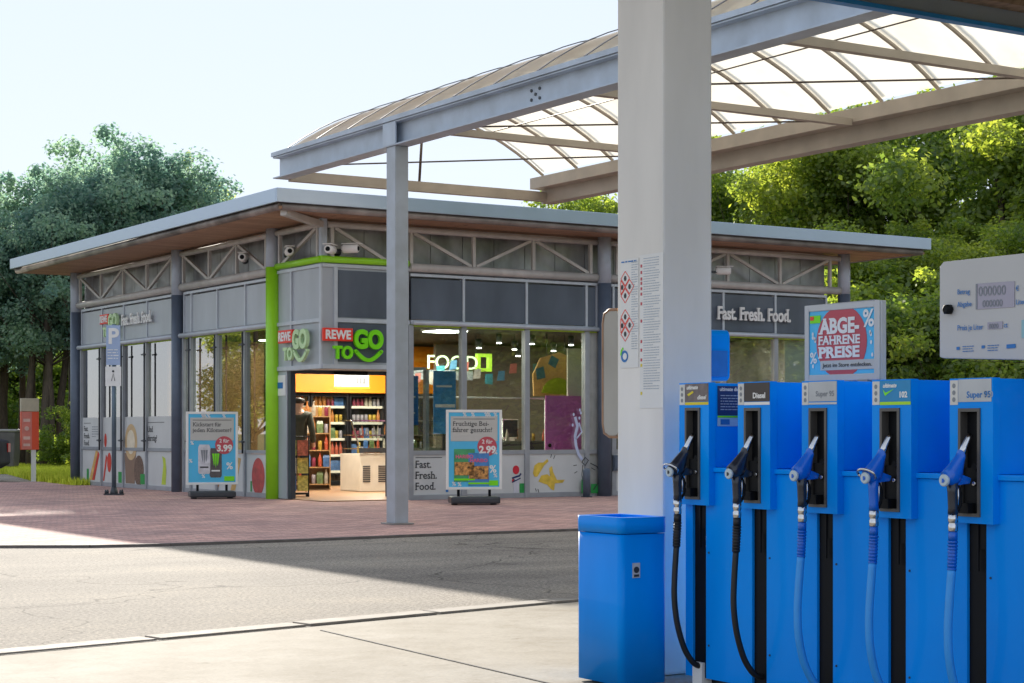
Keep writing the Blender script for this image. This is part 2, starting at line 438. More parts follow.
def text(body, size, F, name, m, parent, ex=0.002, off=0.003, align='CENTER', bold=0.0, serif=False, sx=1.0, fit=None, shear=0.0):
    cu = bpy.data.curves.new('t', 'FONT'); cu.body = body; cu.size = size; cu.align_x = align; cu.offset = bold * size
    cu.resolution_u = 3 if size < 0.3 else 6; cu.shear = shear; cu.space_line = 0.9
    to = bpy.data.objects.new('t', cu); COL.objects.link(to)
    bpy.context.view_layer.update()
    me0 = bpy.data.meshes.new_from_object(to.evaluated_get(bpy.context.evaluated_depsgraph_get()))
    bpy.data.objects.remove(to)
    bm = bmesh.new(); bm.from_mesh(me0)
    bars = []
    if serif:
        cap = 0.69 * size
        for e in bm.edges:
            if len(e.link_faces) != 1: continue
            a, c = e.verts[0].co, e.verts[1].co
            if abs(a.y - c.y) > 0.01 * size: continue
            ln = abs(a.x - c.x)
            if ln < 0.05 * size or ln > 0.26 * size: continue
            y = a.y; x0, x1 = min(a.x, c.x), max(a.x, c.x); ext = 0.055 * size; hh = 0.075 * size
            my = sum(v.co.y for v in e.link_faces[0].verts) / len(e.link_faces[0].verts)
            base_y = y
            if my > y and abs((y + 10 * size) % (size * 0.9) - 10 * size % (size * 0.9)) < 1e9:
                if y < 0.06 * size: bars.append((x0 - ext, y, x1 + ext, y + hh))
            elif y > 0.42 * size: bars.append((x0 - ext, y - hh, x1 + ext, y))
    xs = [v.co.x for v in bm.verts]
    k = sx
    if fit and xs: k = fit / (max(xs) - min(xs))
    mb = MB(); o, r, u, nn = F
    ax = 0
    if fit and align == 'CENTER': ax = (max(xs) + min(xs)) / 2
    def W(x, y, h): return o + r * ((x - ax) * k) + u * y + nn * h
    idx = {v: i for i, v in enumerate(bm.verts)}; nv = len(idx)
    vs = [W(v.co.x, v.co.y, off + ex) for v in bm.verts] + [W(v.co.x, v.co.y, off) for v in bm.verts]
    fs = [tuple(idx[v] for v in f.verts) for f in bm.faces]
    for e in bm.edges:
        if len(e.link_faces) == 1:
            a, c = idx[e.verts[0]], idx[e.verts[1]]; fs.append((a, c, c + nv, a + nv))
    mb.add(vs, fs)
    for x0, y0, x1, y1 in bars:
        mb.art((o, r, u, nn), [((x0 - ax) * k, y0), ((x1 - ax) * k, y0), ((x1 - ax) * k, y1), ((x0 - ax) * k, y1)], off, ex + 0.0006)
    bm.free(); bpy.data.meshes.remove(me0)
    return mb.build(name, m, parent)

def copy_tree(o, parent=None):
    c = o.copy(); COL.objects.link(c)
    if parent: c.parent = parent
    for ch in list(o.children): copy_tree(ch, c)
    return c
def textlines(F, x0, y0, w, n, lh, name, m, parent, off=0.003, seed=1, th=0.3):
    """rows of small print too small to read in the picture"""
    rnd = random.Random(seed); mb = MB()
    for i in range(n):
        x = x0; y = y0 - i * lh; end = x0 + w * (rnd.uniform(0.45, 0.8) if i % 5 == 4 else rnd.uniform(0.88, 1.0))
        while x < end:
            l = min(rnd.uniform(0.6, 2.2) * lh, end - x); mb.rect(F, x, y, x + l, y + lh * th, off, 0.001); x += l + lh * 0.35
    return mb.build(name, m, parent)

# ------------------------------------------------------------------ SETTING: ground
def sheet(name, pts, z, m, kind='structure'):
    bm = MB(); bm.add([(x, y, z) for x, y in pts], [tuple(range(len(pts)))])
    o = bm.build(name, m); tag(o, kind=kind); return o
g = sheet('terrain', [(-900, -900), (900, -900), (900, 900), (-900, 900)], -0.02, TERR)
sheet('road', [(-45, -30), (60, -30), (60, 52), (4.0, 47), (-6, 43), (-45, 43)], 0.0, ASPHALT)
# clay paving in front of the shop
A = [at_z(-60, 549), at_z(0, 547.8), at_z(90, 547.6), at_z(170, 546), at_z(300, 541.5), at_z(440, 535.8), at_z(580, 530.8)]
lp = [(p.x, p.y) for p in A] + [(20, 16.55), (32, 16.4), (32, 40), (11.6, 40.2), (10.6, 36.0), (8.6, 30.6), (5.2, 23.2)]
sheet('paving', lp[1:], 0.008, PAVE)
kb = MB()
for i in range(1, len(A) - 1):
    kb.bar((A[i].x, A[i].y, 0.012), (A[i + 1].x, A[i + 1].y, 0.012), 0.07, 0.03)
kb.bar((A[-1].x, A[-1].y, 0.012), (20, 16.55, 0.012), 0.07, 0.03)
tag(kb.build('paving_edge', mat('edge_stone', (0.14, 0.12, 0.11), 0.9, 0, 0.25, 8)), kind='structure')
# forecourt slab and its joints
K0, K1 = at_z(-60, 661.4), at_z(620, 597.9)
kd = (K1 - K0).normalized(); kn = Vector((-kd.y, kd.x, 0))
KA = K0 - kd * 6; KBp = K1 + kd * 14
S = lambda t, s: KA + kd * t + kn * s
L = (KBp - KA).length
slab = [(KA.x, KA.y), (KBp.x, KBp.y), (KBp.x, -12), (KA.x - 4, -12)]
sheet('forecourt_slab', slab, 0.006, CONC)
js = MB()
def joint(p, q, w=0.014):
    js.bar((p[0], p[1], 0.0075), (q[0], q[1], 0.0075), w, 0.004)
joint((4.53, 9.22), (4.43, 6.8)); joint((4.43, 6.8), (4.2, -11)); joint((-1.2, 8.0), (-1.5, -11))
joint((2.0, 4.0), (10, 5.0)); joint((10.3, 10.4), (10.3, -11))
tag(js.build('slab_joint', mat('joint_sealant', (0.03, 0.028, 0.026), 0.9)), kind='structure')
gut = MB()
JM = mat('kerb_concrete', (0.27, 0.235, 0.195), 0.9, 0, 0.25, 7, bump=0.4, dirt=(0.16, 0.13, 0.10, 0.3))
t = 0.25
rk = random.Random(5)
while t < L - 1:
    a = S(t + 0.009, 0.07); c = S(t + 0.980, 0.07)
    dz = rk.uniform(-0.002, 0.003)
    gut.bar((a.x, a.y, 0.0 + dz), (c.x, c.y, 0.0 + dz), 0.17, 0.034)
    t += 1.0
o = gut.build('kerb', JM, bevel=0.006); tag(o, kind='structure')
gl = MB()
gl.bar(tuple(S(0, -0.035) + Vector((0, 0, 0.006))), tuple(S(L, -0.035) + Vector((0, 0, 0.004))), 0.016, 0.005)
tag(gl.build('kerb_joint', MATS['joint_sealant']), kind='structure')

# grass verge on the left, real blades
def blades(name, poly_fn, n, h, seed, m):
    rnd = np.random.RandomState(seed)
    V = []; F_ = []
    for i in range(n):
        x, y, z = poly_fn(rnd)
        a = rnd.uniform(0, 2 * PI); w = rnd.uniform(0.012, 0.03); hh = h * rnd.uniform(0.5, 1.2)
        dx, dy = math.cos(a) * w, math.sin(a) * w; lx, ly = rnd.uniform(-.1, .1, 2) * hh * 3
        k = len(V); V += [(x - dx, y - dy, z), (x + dx, y + dy, z), (x + lx, y + ly, z + hh)]; F_.append((k, k + 1, k + 2))
    me = bpy.data.meshes.new(name); me.from_pydata(V, [], F_); me.materials.append(m)
    o = bpy.data.objects.new(name, me); COL.objects.link(o); return o
g0 = at_z(-40, 470); g1 = at_z(110, 472); g2 = at_z(88, 487.5); g3 = at_z(32, 481); g4 = at_z(6, 474)
GP = [g0, g4, g3, g2, g1]
def ingrass(rnd):
    while True:
        px = rnd.uniform(-30, 100); Y = rnd.uniform(38.0, 56)
        py = HOR + CAMZ * FPX / Y
        lim = 474 if px < 6 else (474 + (px - 6) * 7 / 26 if px < 32 else 481 + (px - 32) * 6.5 / 56)
        if py < lim:
            p = at_z(px, py); return p.x, p.y, 0.0
o = blades('grass', ingrass, 30000, 0.17, 3, GRASSM); tag(o, 'sunlit yellow green grass verge beside the shop', 'grass', kind='stuff')

# ------------------------------------------------------------------ SHOP BUILDING
X0, Y0, X1, Y1 = 12.80, 26.0, 23.55, 37.6
TOPZ = 4.80
shop = root('shop_building', (X0, Y0, 0), 'flat roofed glass fronted petrol station shop with trussed facade and one lime green column', 'building')
RX0, RY0, RX1, RY1 = 11.57, 25.05, 25.16, 38.5
rf = MB()
rf.box(RX0 + .04, RX1 - .04, RY0 + .04, RY1 - .04, TOPZ - 0.10, TOPZ - 0.03)
roof = rf.build('roof', STEELG, shop)
fa = MB(); fh = 0.215
for (a, b_, c, d_) in ((RX0, RX1, RY0, RY0 + .04), (RX0, RX1, RY1 - .04, RY1), (RX0, RX0 + .04, RY0 + .042, RY1 - .042), (RX1 - .04, RX1, RY0 + .042, RY1 - .042)):
    fa.box(a, b_, c, d_, TOPZ - fh, TOPZ)
fa.build('fascia', FASCIA, roof, bevel=0.008)
gt = MB(); G = 0.13
for (p, q) in (((RX0 + G, RY0 + G), (RX1 - G, RY0 + G)), ((RX0 + G, RY1 - G), (RX0 + G, RY0 + G)), ((RX1 - G, RY0 + G), (RX1 - G, RY1 - G))):
    gt.tube([(p[0], p[1], 4.545), (q[0], q[1], 4.545)], 0.062, 12)
gt.build('gutter', mat('gutter_weathered', (0.27, 0.24, 0.22), 0.45, 0.4, 0.5, 2.2, detail=8), roof)
sf = MB(); sf.box(RX0 + .09, RX1 - .09, RY0 + .09, RY1 - .09, 4.50, 4.54)
sf.build('soffit', SOFFIT, roof)
# roof overhang brackets (I-section rafters meeting the columns)
br_ = EACH('rafter_end', TRUSS, shop)
br_.bar((RX0 + .2, RY0 + .2, 4.46), (X0 + .1, Y0 + .1, 4.40), 0.10, 0.10)

# columns
def column(x, y, cut, low, mlow):
    m = MB(); m.tube([(x, y, cut), (x, y, 4.5)], 0.118, 20); o = m.build('column', STEEL, shop)
    m = MB(); m.tube([(x, y, 0.0), (x, y, cut)], 0.120, 20); m.build('column_casing', mlow, o)
column(X0 - .05, 27.76, 3.86, 0, GREEN)
column(X0 - .05, 31.96, 3.66, 0, DARKCOL)
column(X0 - .05, 37.70, 3.66, 0, DARKCOL)
column(18.19, Y0 - .08, 3.70, 0, DARKCOL)
column(23.80, Y0 - .02, 3.74, 0, DARKCOL)
# corner post of the truss level
m = MB(); m.box(X0 - .04, X0 + .06, Y0 - .04, Y0 + .06, 3.85, 4.5); m.build('corner_post', STEEL, shop)
# chords
def chord(a, b_, z, r, mm, nm='chord'):
    m = MB(); m.tube([(*a, z), (*b_, z)], r, 14); m.build(nm, mm, shop)
CZ, UZ = 3.80, 4.41
XF = X0 - .03; YF = Y0 - .03
chord((XF, 37.6), (XF, 32.10), CZ, .07, TRUSS); chord((XF, 31.83), (XF, 27.88), CZ, .07, TRUSS)
chord((XF, 27.64), (XF, 25.98), 3.86, .055, GREEN, 'green_beam'); chord((XF - .02, YF), (14.33, YF), 3.86, .055, GREEN, 'green_beam')
chord((14.36, YF), (18.07, YF), CZ, .07, TRUSS); chord((18.31, YF), (23.68, YF), CZ, .07, TRUSS)
for a, b_ in (((XF, 37.6), (XF, 32.10)), ((XF, 31.83), (XF, 27.88)), ((XF, 27.63), (XF, 26.07)), ((XF + .1, YF), (18.07, YF)), ((18.31, YF), (23.68, YF))):
    chord(a, b_, UZ, .05, TRUSS)
def truss(P, start_top, axis):
    m = MB()
    for i, p in enumerate(P):
        q = (XF, p) if axis == 'y' else (p, YF)
        m = MB(); m.bar((*q, CZ + .06), (*q, UZ - .04), 0.055, 0.055); m.build('truss_post', TRUSS, shop)
    top = start_top
    for i in range(len(P) - 1):
        za, zb = (UZ - .05, CZ + .07) if top else (CZ + .07, UZ - .05)
        a, c = P[i] + math.copysign(.05, P[i + 1] - P[i]), P[i + 1] - math.copysign(.05, P[i + 1] - P[i])
        m = MB()
        if axis == 'y': m.bar((XF, a, za), (XF, c, zb), 0.05, 0.05, up=(1, 0, 0))
        else: m.bar((a, YF, za), (c, YF, zb), 0.05, 0.05, up=(0, 1, 0))
        m.build('truss_diagonal', TRUSS, shop); top = not top
truss([37.48, 36.18, 34.88, 33.58, 32.28], True, 'y')
truss([31.72, 30.50, 29.28, 28.06], True, 'y')
truss([27.52, 26.1], False, 'y')
truss([12.95, 14.0], True, 'x')
truss([14.38, 15.57, 16.75, 17.93], True, 'x')
truss([18.49, 19.72, 20.96, 22.20, 23.43], True, 'x')
# metal cladding wall behind the trusses
cl = MB(); yb = Y0 + .25; xb = X0 + .25
x = xb
while x < X1 - .05:
    w = min(0.618, X1 - x); cl.box(x + .006, x + w - .006, yb, yb + .04, 3.72, 4.5); x += 0.618
y = yb
while y < Y1 - .05:
    w = min(0.618, Y1 - y); cl.box(xb - .04, xb, y + .006, y + w - .006, 3.72, 4.5); y += 0.618
cl.build('cladding', CLAD, shop)
cb = MB(); cb.box(xb, X1, yb + .05, Y1 - .1, 3.60, 3.70); cb.box(xb + .01, X1, yb + .045, yb + .06, 3.7, 4.5); cb.box(xb + .002, xb + .02, yb + .05, Y1, 3.7, 4.5)
cb.box(X1 - .05, X1, yb + .07, Y1, 0.02, 4.5); cb.box(X0 + .1, X1, Y1 - .1, Y1, 0.02, 4.5)
cb.build('wall', CLAD, shop)
fl = MB(); fl.box(X0 + .05, X1 - .06, Y0 + .05, Y1 - .11, 0.0, 0.025)
fl.build('shop_floor', mat('floor_tiles_tan', (0.34, 0.20, 0.11), 0.3, 0, 0.12, 2), shop)
ce = MB(); ce.box(X0 + .12, X1 - .06, Y0 + .12, Y1 - .11, 2.95, 3.0)
ce.build('ceiling', mat('ceiling_dark', (0.05, 0.05, 0.05), 0.8), shop)

# sign band panels, rails, windows
BT, BB, WH, SL, BS = 3.66, 2.92, 2.84, 0.78, 0.06
def band_x(cells, mm, y=Y0):
    m = MB()
    for a, b_ in cells: m = MB(); m.box(a + .025, b_ - .025, y, y + .04, BB + .04, BT - .03); m.build('fascia_panel', mm, shop)
def band_y(cells, mm, x=X0):
    m = MB()
    for a, b_ in cells: m = MB(); m.box(x, x + .04, b_ + .025, a - .025, BB + .04, BT - .03); m.build('fascia_panel', mm, shop)
gx1 = [14.38, 15.39, 16.63, 17.86, 18.08]; gx2 = [18.32, 18.43, 19.65, 20.88, 22.11, 23.36]
gy1 = [37.45, 36.2, 34.93, 33.65, 32.2]; gy2 = [31.75, 31.4, 30.2, 28.98, 27.9]
cells = lambda g_: list(zip(g_[:-1], g_[1:]))
band_x(cells(gx1), PANEL); band_x(cells(gx2), PANEL); band_y(cells(gy1), PANELL); band_y(cells(gy2), PANELL)
# mullions/rails
mu = EACH('window_rail', MULL, shop); rl = EACH('rail', RAIL, shop); gs = EACH('green_strip', mat('lime_seal', (0.40, 0.62, 0.05), 0.5), shop)
for g_ in (gx1, gx2):
    for xx in g_[1:] if g_ is gx1 else g_: rl.box(xx - .022, xx + .022, Y0 - .02, Y0 + .06, BB, BT)
    a, b_ = g_[0], g_[-1]
    rl.box(a, b_, Y0 - .025, Y0 + .05, BT, BT + .045); rl.box(a, b_, Y0 - .05, Y0 + .05, BB - .045, BB + .025)
    gs.box(a, b_, Y0 - .01, Y0 + .04, WH, BB - .047)
    mu.box(a, b_, Y0 - .022, Y0 + .05, SL - .035, SL + .035); mu.box(a, b_, Y0 - .02, Y0 + .05, 0.01, BS + .03)
for g_ in (gy1, gy2):
    for yy in g_: rl.box(X0 - .02, X0 + .06, yy - .022, yy + .022, BB, BT)
    a, b_ = g_[0], g_[-1]
    rl.box(X0 - .025, X0 + .05, b_, a, BT, BT + .045); rl.box(X0 - .05, X0 + .05, b_, a, BB - .045, BB + .025)
    gs.box(X0 - .01, X0 + .04, b_, a, WH, BB - .047)
    mu.box(X0 - .022, X0 + .05, b_, a, SL - .03, SL + .03); mu.box(X0 - .02, X0 + .05, b_, a, 0.01, BS + .03)
rl.tube([(X0 - .07, 37.5, BB - .02), (X0 - .07, 32.14, BB - .02)], .045, 10); rl.tube([(X0 - .07, 31.8, BB - .02), (X0 - .07, 27.85, BB - .02)], .045, 10)
rl.tube([(14.4, Y0 - .07, BB - .02), (18.08, Y0 - .07, BB - .02)], .038, 10); rl.tube([(18.3, Y0 - .07, BB - .02), (23.5, Y0 - .07, BB - .02)], .038, 10)
mu2 = EACH('mullion', MULL, shop)
for xx in (14.38, 15.39, 16.63, 17.86, 18.43, 19.65, 20.88, 22.11, 23.36):
    mu2.box(xx - .045, xx + .045, Y0 - .04, Y0 + .08, 0.01, WH + .02)
for yy in gy1 + gy2[:4]: mu2.box(X0 - .04, X0 + .08, yy - .035, yy + .035, 0.01, WH + .02)
# slim dark uprights and point fixings in front of the side windows
for yy in gy1[1:4] + gy2[1:4]:
    up_ = MB(); up_.tube([(X0 - .10, yy - .09, 0.75), (X0 - .10, yy - .09, 2.84)], .018, 8)
    for zz in (0.95, 2.62):
        up_.tube([(X0 - .10, yy - .16, zz), (X0 - .10, yy + .06, zz)], .014, 8); up_.lathe((X0 - .12, yy - .09, zz), [(.03, 0), (.03, .03)], 10, 'x')
    up_.build('glazing_rod', DGREY, shop)

def window(a, b_, z0, z1, axis, gm, nm='window'):
    """pane as a thin box between the mullions"""
    m = MB()
    if axis == 'x': m.box(a + .045, b_ - .045, Y0 + .012, Y0 + .02, z0, z1)
    else: m.box(X0 + .012, X0 + .02, b_ + .035, a - .035, z0, z1)
    return m.build(nm, gm, shop)
for a, b_ in cells(gx1)[:3]: window(a, b_, SL + .03, WH, 'x', GLASS)
for a, b_ in cells(gx2)[1:]: window(a, b_, SL + .03, WH, 'x', GLASS)
for a, b_ in cells(gy1): window(a, b_, SL + .03, WH, 'y', GLASSR)
for a, b_ in cells(gy2)[:3]: window(a, b_, SL + .03, WH, 'y', GLASSR)
window(28.98, 27.86, SL + .03, WH, 'y', GLASSR)
# blank infill beside columns
m = MB(); m.box(17.9, 18.4, Y0 + .03, Y0 + .06, 0.02, WH); m.build('infill_panel', mat('infill_cream', (0.42, 0.43, 0.40), 0.5), shop)

# lower pale film panels: one per cell
FX = lambda a: FR((a, Y0 - .002, 0), (1, 0, 0), (0, -1, 0))
FY = lambda a: FR((X0 - .002, a, 0), (0, -1, 0), (-1, 0, 0))
def low_panel(a, b_, axis, z1=SL - .035):
    m = MB()
    if axis == 'x': m.box(a + .046, b_ - .046, Y0 - .002, Y0 + .03, BS + .03, z1)
    else: m.box(X0 - .002, X0 + .03, b_ + .036, a - .036, BS + .03, z1)
    return m.build('base_panel', FILM, shop)
px_ = [low_panel(a, b_, 'x') for a, b_ in cells(gx1)[:3] + cells(gx2)[1:]]
py1 = [low_panel(a, b_, 'y') for a, b_ in cells(gy1)]
py2 = [low_panel(a, b_, 'y') for a, b_ in cells(gy2)[:3] + [(28.98, 27.88)]]
fm = []
for a, b_ in cells(gy1):
    m = MB(); m.box(X0 - .004, X0 + .008, b_ + .038, a - .038, SL + .032, 1.42); fm.append(m.build('window_film', FILM, shop))

# texts and pictures on the films -------------------------------------------------
F = FX(14.43)
mm = MB(); mm.rect(F, 0.05, .695, .55, .705); mm.build('text_rule', TXT, px_[0])
for i, w_ in enumerate(('Fast.', 'Fresh.', 'Food.')):
    text(w_, 0.17, FR((14.47, Y0 - .002, 0.535 - i * 0.18), (1, 0, 0), (0, -1, 0)), 'slogan_letters', TXT, px_[0], align='LEFT', serif=True, bold=0.01)
textlines(F, 0.62, 0.62, 0.26, 3, 0.045, 'small_print', TXG, px_[0]); textlines(F, 0.62, 0.40, 0.26, 3, 0.045, 'small_print', TXG, px_[0], seed=3)
m = MB(); m.rect(F, .62, .13, .67, .17); m.build('film_mark', SKYB, px_[0])
# cherry / cup drawing
F = FX(15.39)
m = MB(); m.disc(F, 1.03, .48, .065, .075); m.disc(F, .98, .30, .03); m.build('fruit_picture', mat('berry_red', (0.6, 0.02, 0.04), 0.4), px_[1])
m = MB(); m.rect(F, .98, .08, 1.09, .34); m.build('cup_picture', mat('cup_white', (0.62, 0.62, 0.68), 0.4), px_[1])
m = MB(); m.stroke(F, [(.95, .34), (1.02, .36), (1.10, .38), (1.13, .42)], .03, off=.005); m.stroke(F, [(.95, .27), (1.05, .31), (1.12, .34)], .02, off=.005); m.build('band_picture', NAVY, px_[1])
m = MB(); m.rect(F, 1.10, .08, 1.19, .25); m.build('leaf_picture', mat('leaf_green_ink', (0.02, 0.30, 0.06), 0.5), px_[1])
# crisps
F = FX(16.63)
CR = mat('crisp_yellow', (0.72, 0.50, 0.06), 0.5, 0, 0.25, 8)
m = MB()
m.art(F, [(.13, .42), (.16, .55), (.24, .60), (.34, .60), (.42, .66), (.45, .62), (.36, .55), (.30, .47), (.22, .36), (.16, .36)])
m.art(F, [(.24, .28), (.30, .38), (.42, .40), (.48, .36), (.46, .50), (.52, .54), (.54, .44), (.62, .30), (.78, .30), (.74, .25), (.58, .24), (.56, .12), (.50, .14), (.42, .22), (.32, .25)])
m.build('crisp_picture', CR, px_[2])
m = EACH('ink_dash', TXT, px_[2])
for q in ([(.49, .68), (.51, .74)], [(.55, .66), (.58, .72)], [(.18, .16), (.20, .11)], [(.23, .15), (.25, .09)], [(.96, .54), (1.03, .55)], [(.98, .41), (1.04, .44)]): m.stroke(F, q, .012)
# bottle outline and splash, running up over the glass
m = MB(); m.stroke(F, [(1.10, .60), (1.17, .68), (1.24, .63), (1.17, .54), (1.10, .60)], .018, off=.055)
m.stroke(F, [(1.12, .55), (1.10, .38), (1.14, .20)], .014, off=.055); m.stroke(F, [(1.28, .58), (1.42, .52), (1.52, .36), (1.45, .24), (1.34, .12)], .018, off=.055); m.stroke(F, [(1.30, .50), (1.38, .46)], .014, off=.055)
m.build('bottle_picture', TXT, px_[2])
m = MB(); m.rect(F, 1.10, .06, 1.24, .30, off=.045); m.rect(F, 1.30, .06, 1.46, .22, off=.045); m.build('leaf_picture', MATS['leaf_green_ink'], px_[2])
m = MB(); m.stroke(F, [(1.13, .64), (1.05, .74), (1.00, .88), (.98, 1.05), (1.03, 1.22), (.98, 1.38)], .055, off=.025); m.stroke(F, [(1.0, 1.0), (1.12, 1.12), (1.06, 1.28)], .03, off=.025)
for q in ((.95, 1.42), (1.07, 1.36), (1.08, 1.50), (.93, 1.24), (1.1, 1.45)): m.disc(F, q[0], q[1], .02, .028, off=.025, n=10)
m.build('splash_picture', mat('splash_pale_blue', (0.52, 0.58, 0.78), 0.3), px_[2])
# side facade pictures
F = FY(37.45)
for i, w_ in enumerate(('Fast.', 'Fresh.', 'Food.')):
    text(w_, 0.15, FR((X0 - .004, 37.33, 1.14 - i * 0.15), (0, -1, 0), (-1, 0, 0)), 'slogan_letters', TXT, fm[0], align='LEFT', serif=True)
mm = MB(); mm.rect(F, .12, 1.30, .55, 1.31, off=.004); mm.build('text_rule', TXT, fm[0])
textlines(F, .62, 1.22, .4, 5, .05, 'small_print', TXG, fm[0], off=.004)
for i, w_ in enumerate(('Und', 'durstig?')):
    text(w_, 0.16, FR((X0 - .004, 33.62, 1.12 - i * 0.17), (0, -1, 0), (-1, 0, 0)), 'slogan_letters', TXT, fm[3], align='LEFT', serif=True)
mm = MB(); mm.rect(FY(33.7), .10, 1.30, .95, 1.31, off=.004); mm.build('text_rule', TXT, fm[3])
BREAD = mat('bread_tan', (0.62, 0.38, 0.12), 0.5, 0, 0.25, 7); MEAT = mat('tomato_red', (0.60, 0.05, 0.03), 0.5, 0, 0.2, 7); LGRN = MATS['leaf_green_ink']
m = MB(); m.art(F, [(.45, .12), (.62, .12), (.98, .72), (.86, .74)]); m.build('sandwich_picture', BREAD, py1[0])
m = MB(); m.art(F, [(.64, .12), (.78, .12), (1.08, .66), (1.0, .72)]); m.build('filling_picture', MEAT, py1[0]); m = MB(); m.rect(F, .30, .10, .42, .35); m.build('leaf_picture', LGRN, py1[0])
F = FY(36.2)
m = MB(); m.art(F, [(.0 + .05, .12), (.12, .12), (.30, .60), (.22, .66)]); m.disc(F, .42, .50, .12, .2); m.build('fruit_picture', MEAT, py1[1]); m = MB(); m.rect(F, .95, .1, 1.15, .32); m.build('leaf_picture', LGRN, py1[1])
m = MB(); m.disc(F, .20, .95, .07, .14, off=.005); m.build('fruit_picture', MEAT, fm[1])
F = FY(34.95)
m = MB(); m.art(F, [(.12, .10), (.62, .10), (.70, .70), (.06, .70)]); m.build('cup_picture', mat('cup_brown', (0.25, 0.16, 0.11), 0.5), py1[2])
m = MB(); m.disc(F, .42, .92, .34, .36, off=.004); m.build('coffee_picture', mat('coffee_tan', (0.60, 0.42, 0.22), 0.5), fm[2]); m = MB(); m.disc(F, .42, .92, .22, .24, off=.007); m.build('foam_picture', mat('foam_cream', (0.75, 0.66, 0.50), 0.5), fm[2])
m = MB(); m.disc(F, .86, .36, .26, .30, off=.006); m.build('bean_picture', mat('bean_brown', (0.16, 0.10, 0.07), 0.6, 0, 0.5, 30), py1[2]); m = MB(); m.rect(F, .95, .1, 1.18, .3, off=.009); m.build('leaf_picture', LGRN, py1[2])
F = FY(33.7)
m = MB(); m.art(F, [(.80, .12), (.90, .50), (.84, .66), (1.0, .62), (1.05, .40), (1.02, .12)]); m.build('fruit_picture', mat('lime_yellow_ink', (0.50, 0.62, 0.05), 0.5), py1[3])
F = FY(32.0)
m = MB()
for i_ in range(8): m.disc(FY(30.32), .12 + i_ * .035, .25 + .05 * (i_ % 3) + i_ * .035, .10, .12, off=.003 + i_ * .0015)
m.build('bread_picture', mat('bread_crust', (0.55, 0.26, 0.10), 0.5, 0, 0.3, 9), py2[2])
m = MB(); m.art(FY(30.32), [(.7, .1), (.9, .1), (1.15, .66), (1.0, .68)]); m.build('bread_picture', BREAD, py2[2])
m = MB(); m.disc(FY(29.07), .62, .36, .26, .32); m.build('apple_picture', mat('apple_red', (0.50, 0.05, 0.05), 0.4, 0, 0.4, 6), py2[3])
m = MB(); m.rect(FY(29.07), .30, .10, .36, .28); m.build('leaf_picture', LGRN, py2[3])

# entrance recess and corner box
EY = 27.2
cbx = MB()
cbx.box(X0, X0 + .05, 26.0, 27.70, 2.12, 3.80)           # side box
cbx.box(X0 + .05, 14.36, 26.0, 26.05, 2.12, 3.80)
cbx.box(X0 + .05, 14.72, 26.06, EY + .1, 2.14, 2.18)
cbx.build('entrance_canopy_box', PANELL, shop)
m = MB(); m.box(13.07, 14.32, Y0 - .012, Y0 - .002, 2.95, 3.70); m.box(13.07, 14.32, Y0 - .012, Y0 - .002, 2.24, 2.86); m.build('dark_inset_panel', PANEL, shop)
m = EACH('trim_rail', RAIL, shop)
m.box(12.79, 14.40, Y0 - .03, Y0 - .002, 3.74, 3.79); m.box(13.052, 14.36, Y0 - .03, Y0 - .002, 2.87, 2.93); m.box(12.79, 14.36, Y0 - .03, Y0 - .002, 2.13, 2.20)
m.box(12.99, 13.05, Y0 - .035, Y0 - .002, 2.20, 3.74); m.box(X0 - .035, X0 - .002, 26.0, 26.06, 2.13, 3.79)
m.box(X0 - .03, X0 - .002, 26.06, 27.66, 3.74, 3.79); m.box(X0 - .03, X0 - .002, 26.06, 27.66, 2.87, 2.93); m.box(X0 - .03, X0 - .002, 26.06, 27.66, 2.13, 2.20)
m.box(X0 - .028, X0 - .002, 27.1, 27.15, 2.20, 3.74)
# door frame, wall by door
m = MB(); m.box(X0, X0 + .06, EY + .12, 27.70, 0.02, 2.118); m.build('door_side_wall', PANELL, shop)
dr = MB()
dr.box(X0 + .01, X0 + .10, EY, EY + .10, 0.02, 2.138); dr.box(14.62, 14.70, EY, EY + .1, .02, 2.138)
dr.box(X0 + .10, 14.62, EY + .01, EY + .09, 2.08, 2.138)
frm = dr.build('door_frame', mat('door_dark_metal', (0.05, 0.06, 0.075), 0.4, 0.3), shop)
m = MB(); m.box(13.6, 14.2, EY - .06, EY + .0, 2.07, 2.13); m.build('door_sensor', BLACK, frm)
m = MB(); m.box(14.735, 14.745, 26.16, EY - .02, .10, 2.12); m.build('side_pane', GLASSC, frm)
m = MB(); m.box(14.71, 14.77, 26.06, 26.15, .02, 2.138); m.build('door_jamb', MULL, frm)
m = MB(); m.box(14.71, 14.77, 26.16, EY - .02, .02, .09); m.build('side_rail', MULL, frm)
m = MB(); m.box(X0 - .012, X0 - .002, 27.36, 27.86, 1.72, 2.06); pl = m.build('notice_plate', WHITE, shop)
m = MB(); m.rect(FR((X0 - .012, 27.75, 1.72), (0, -1, 0), (-1, 0, 0)), .02, .12, .30, .22); m.build('notice_mark', SKYB, pl)

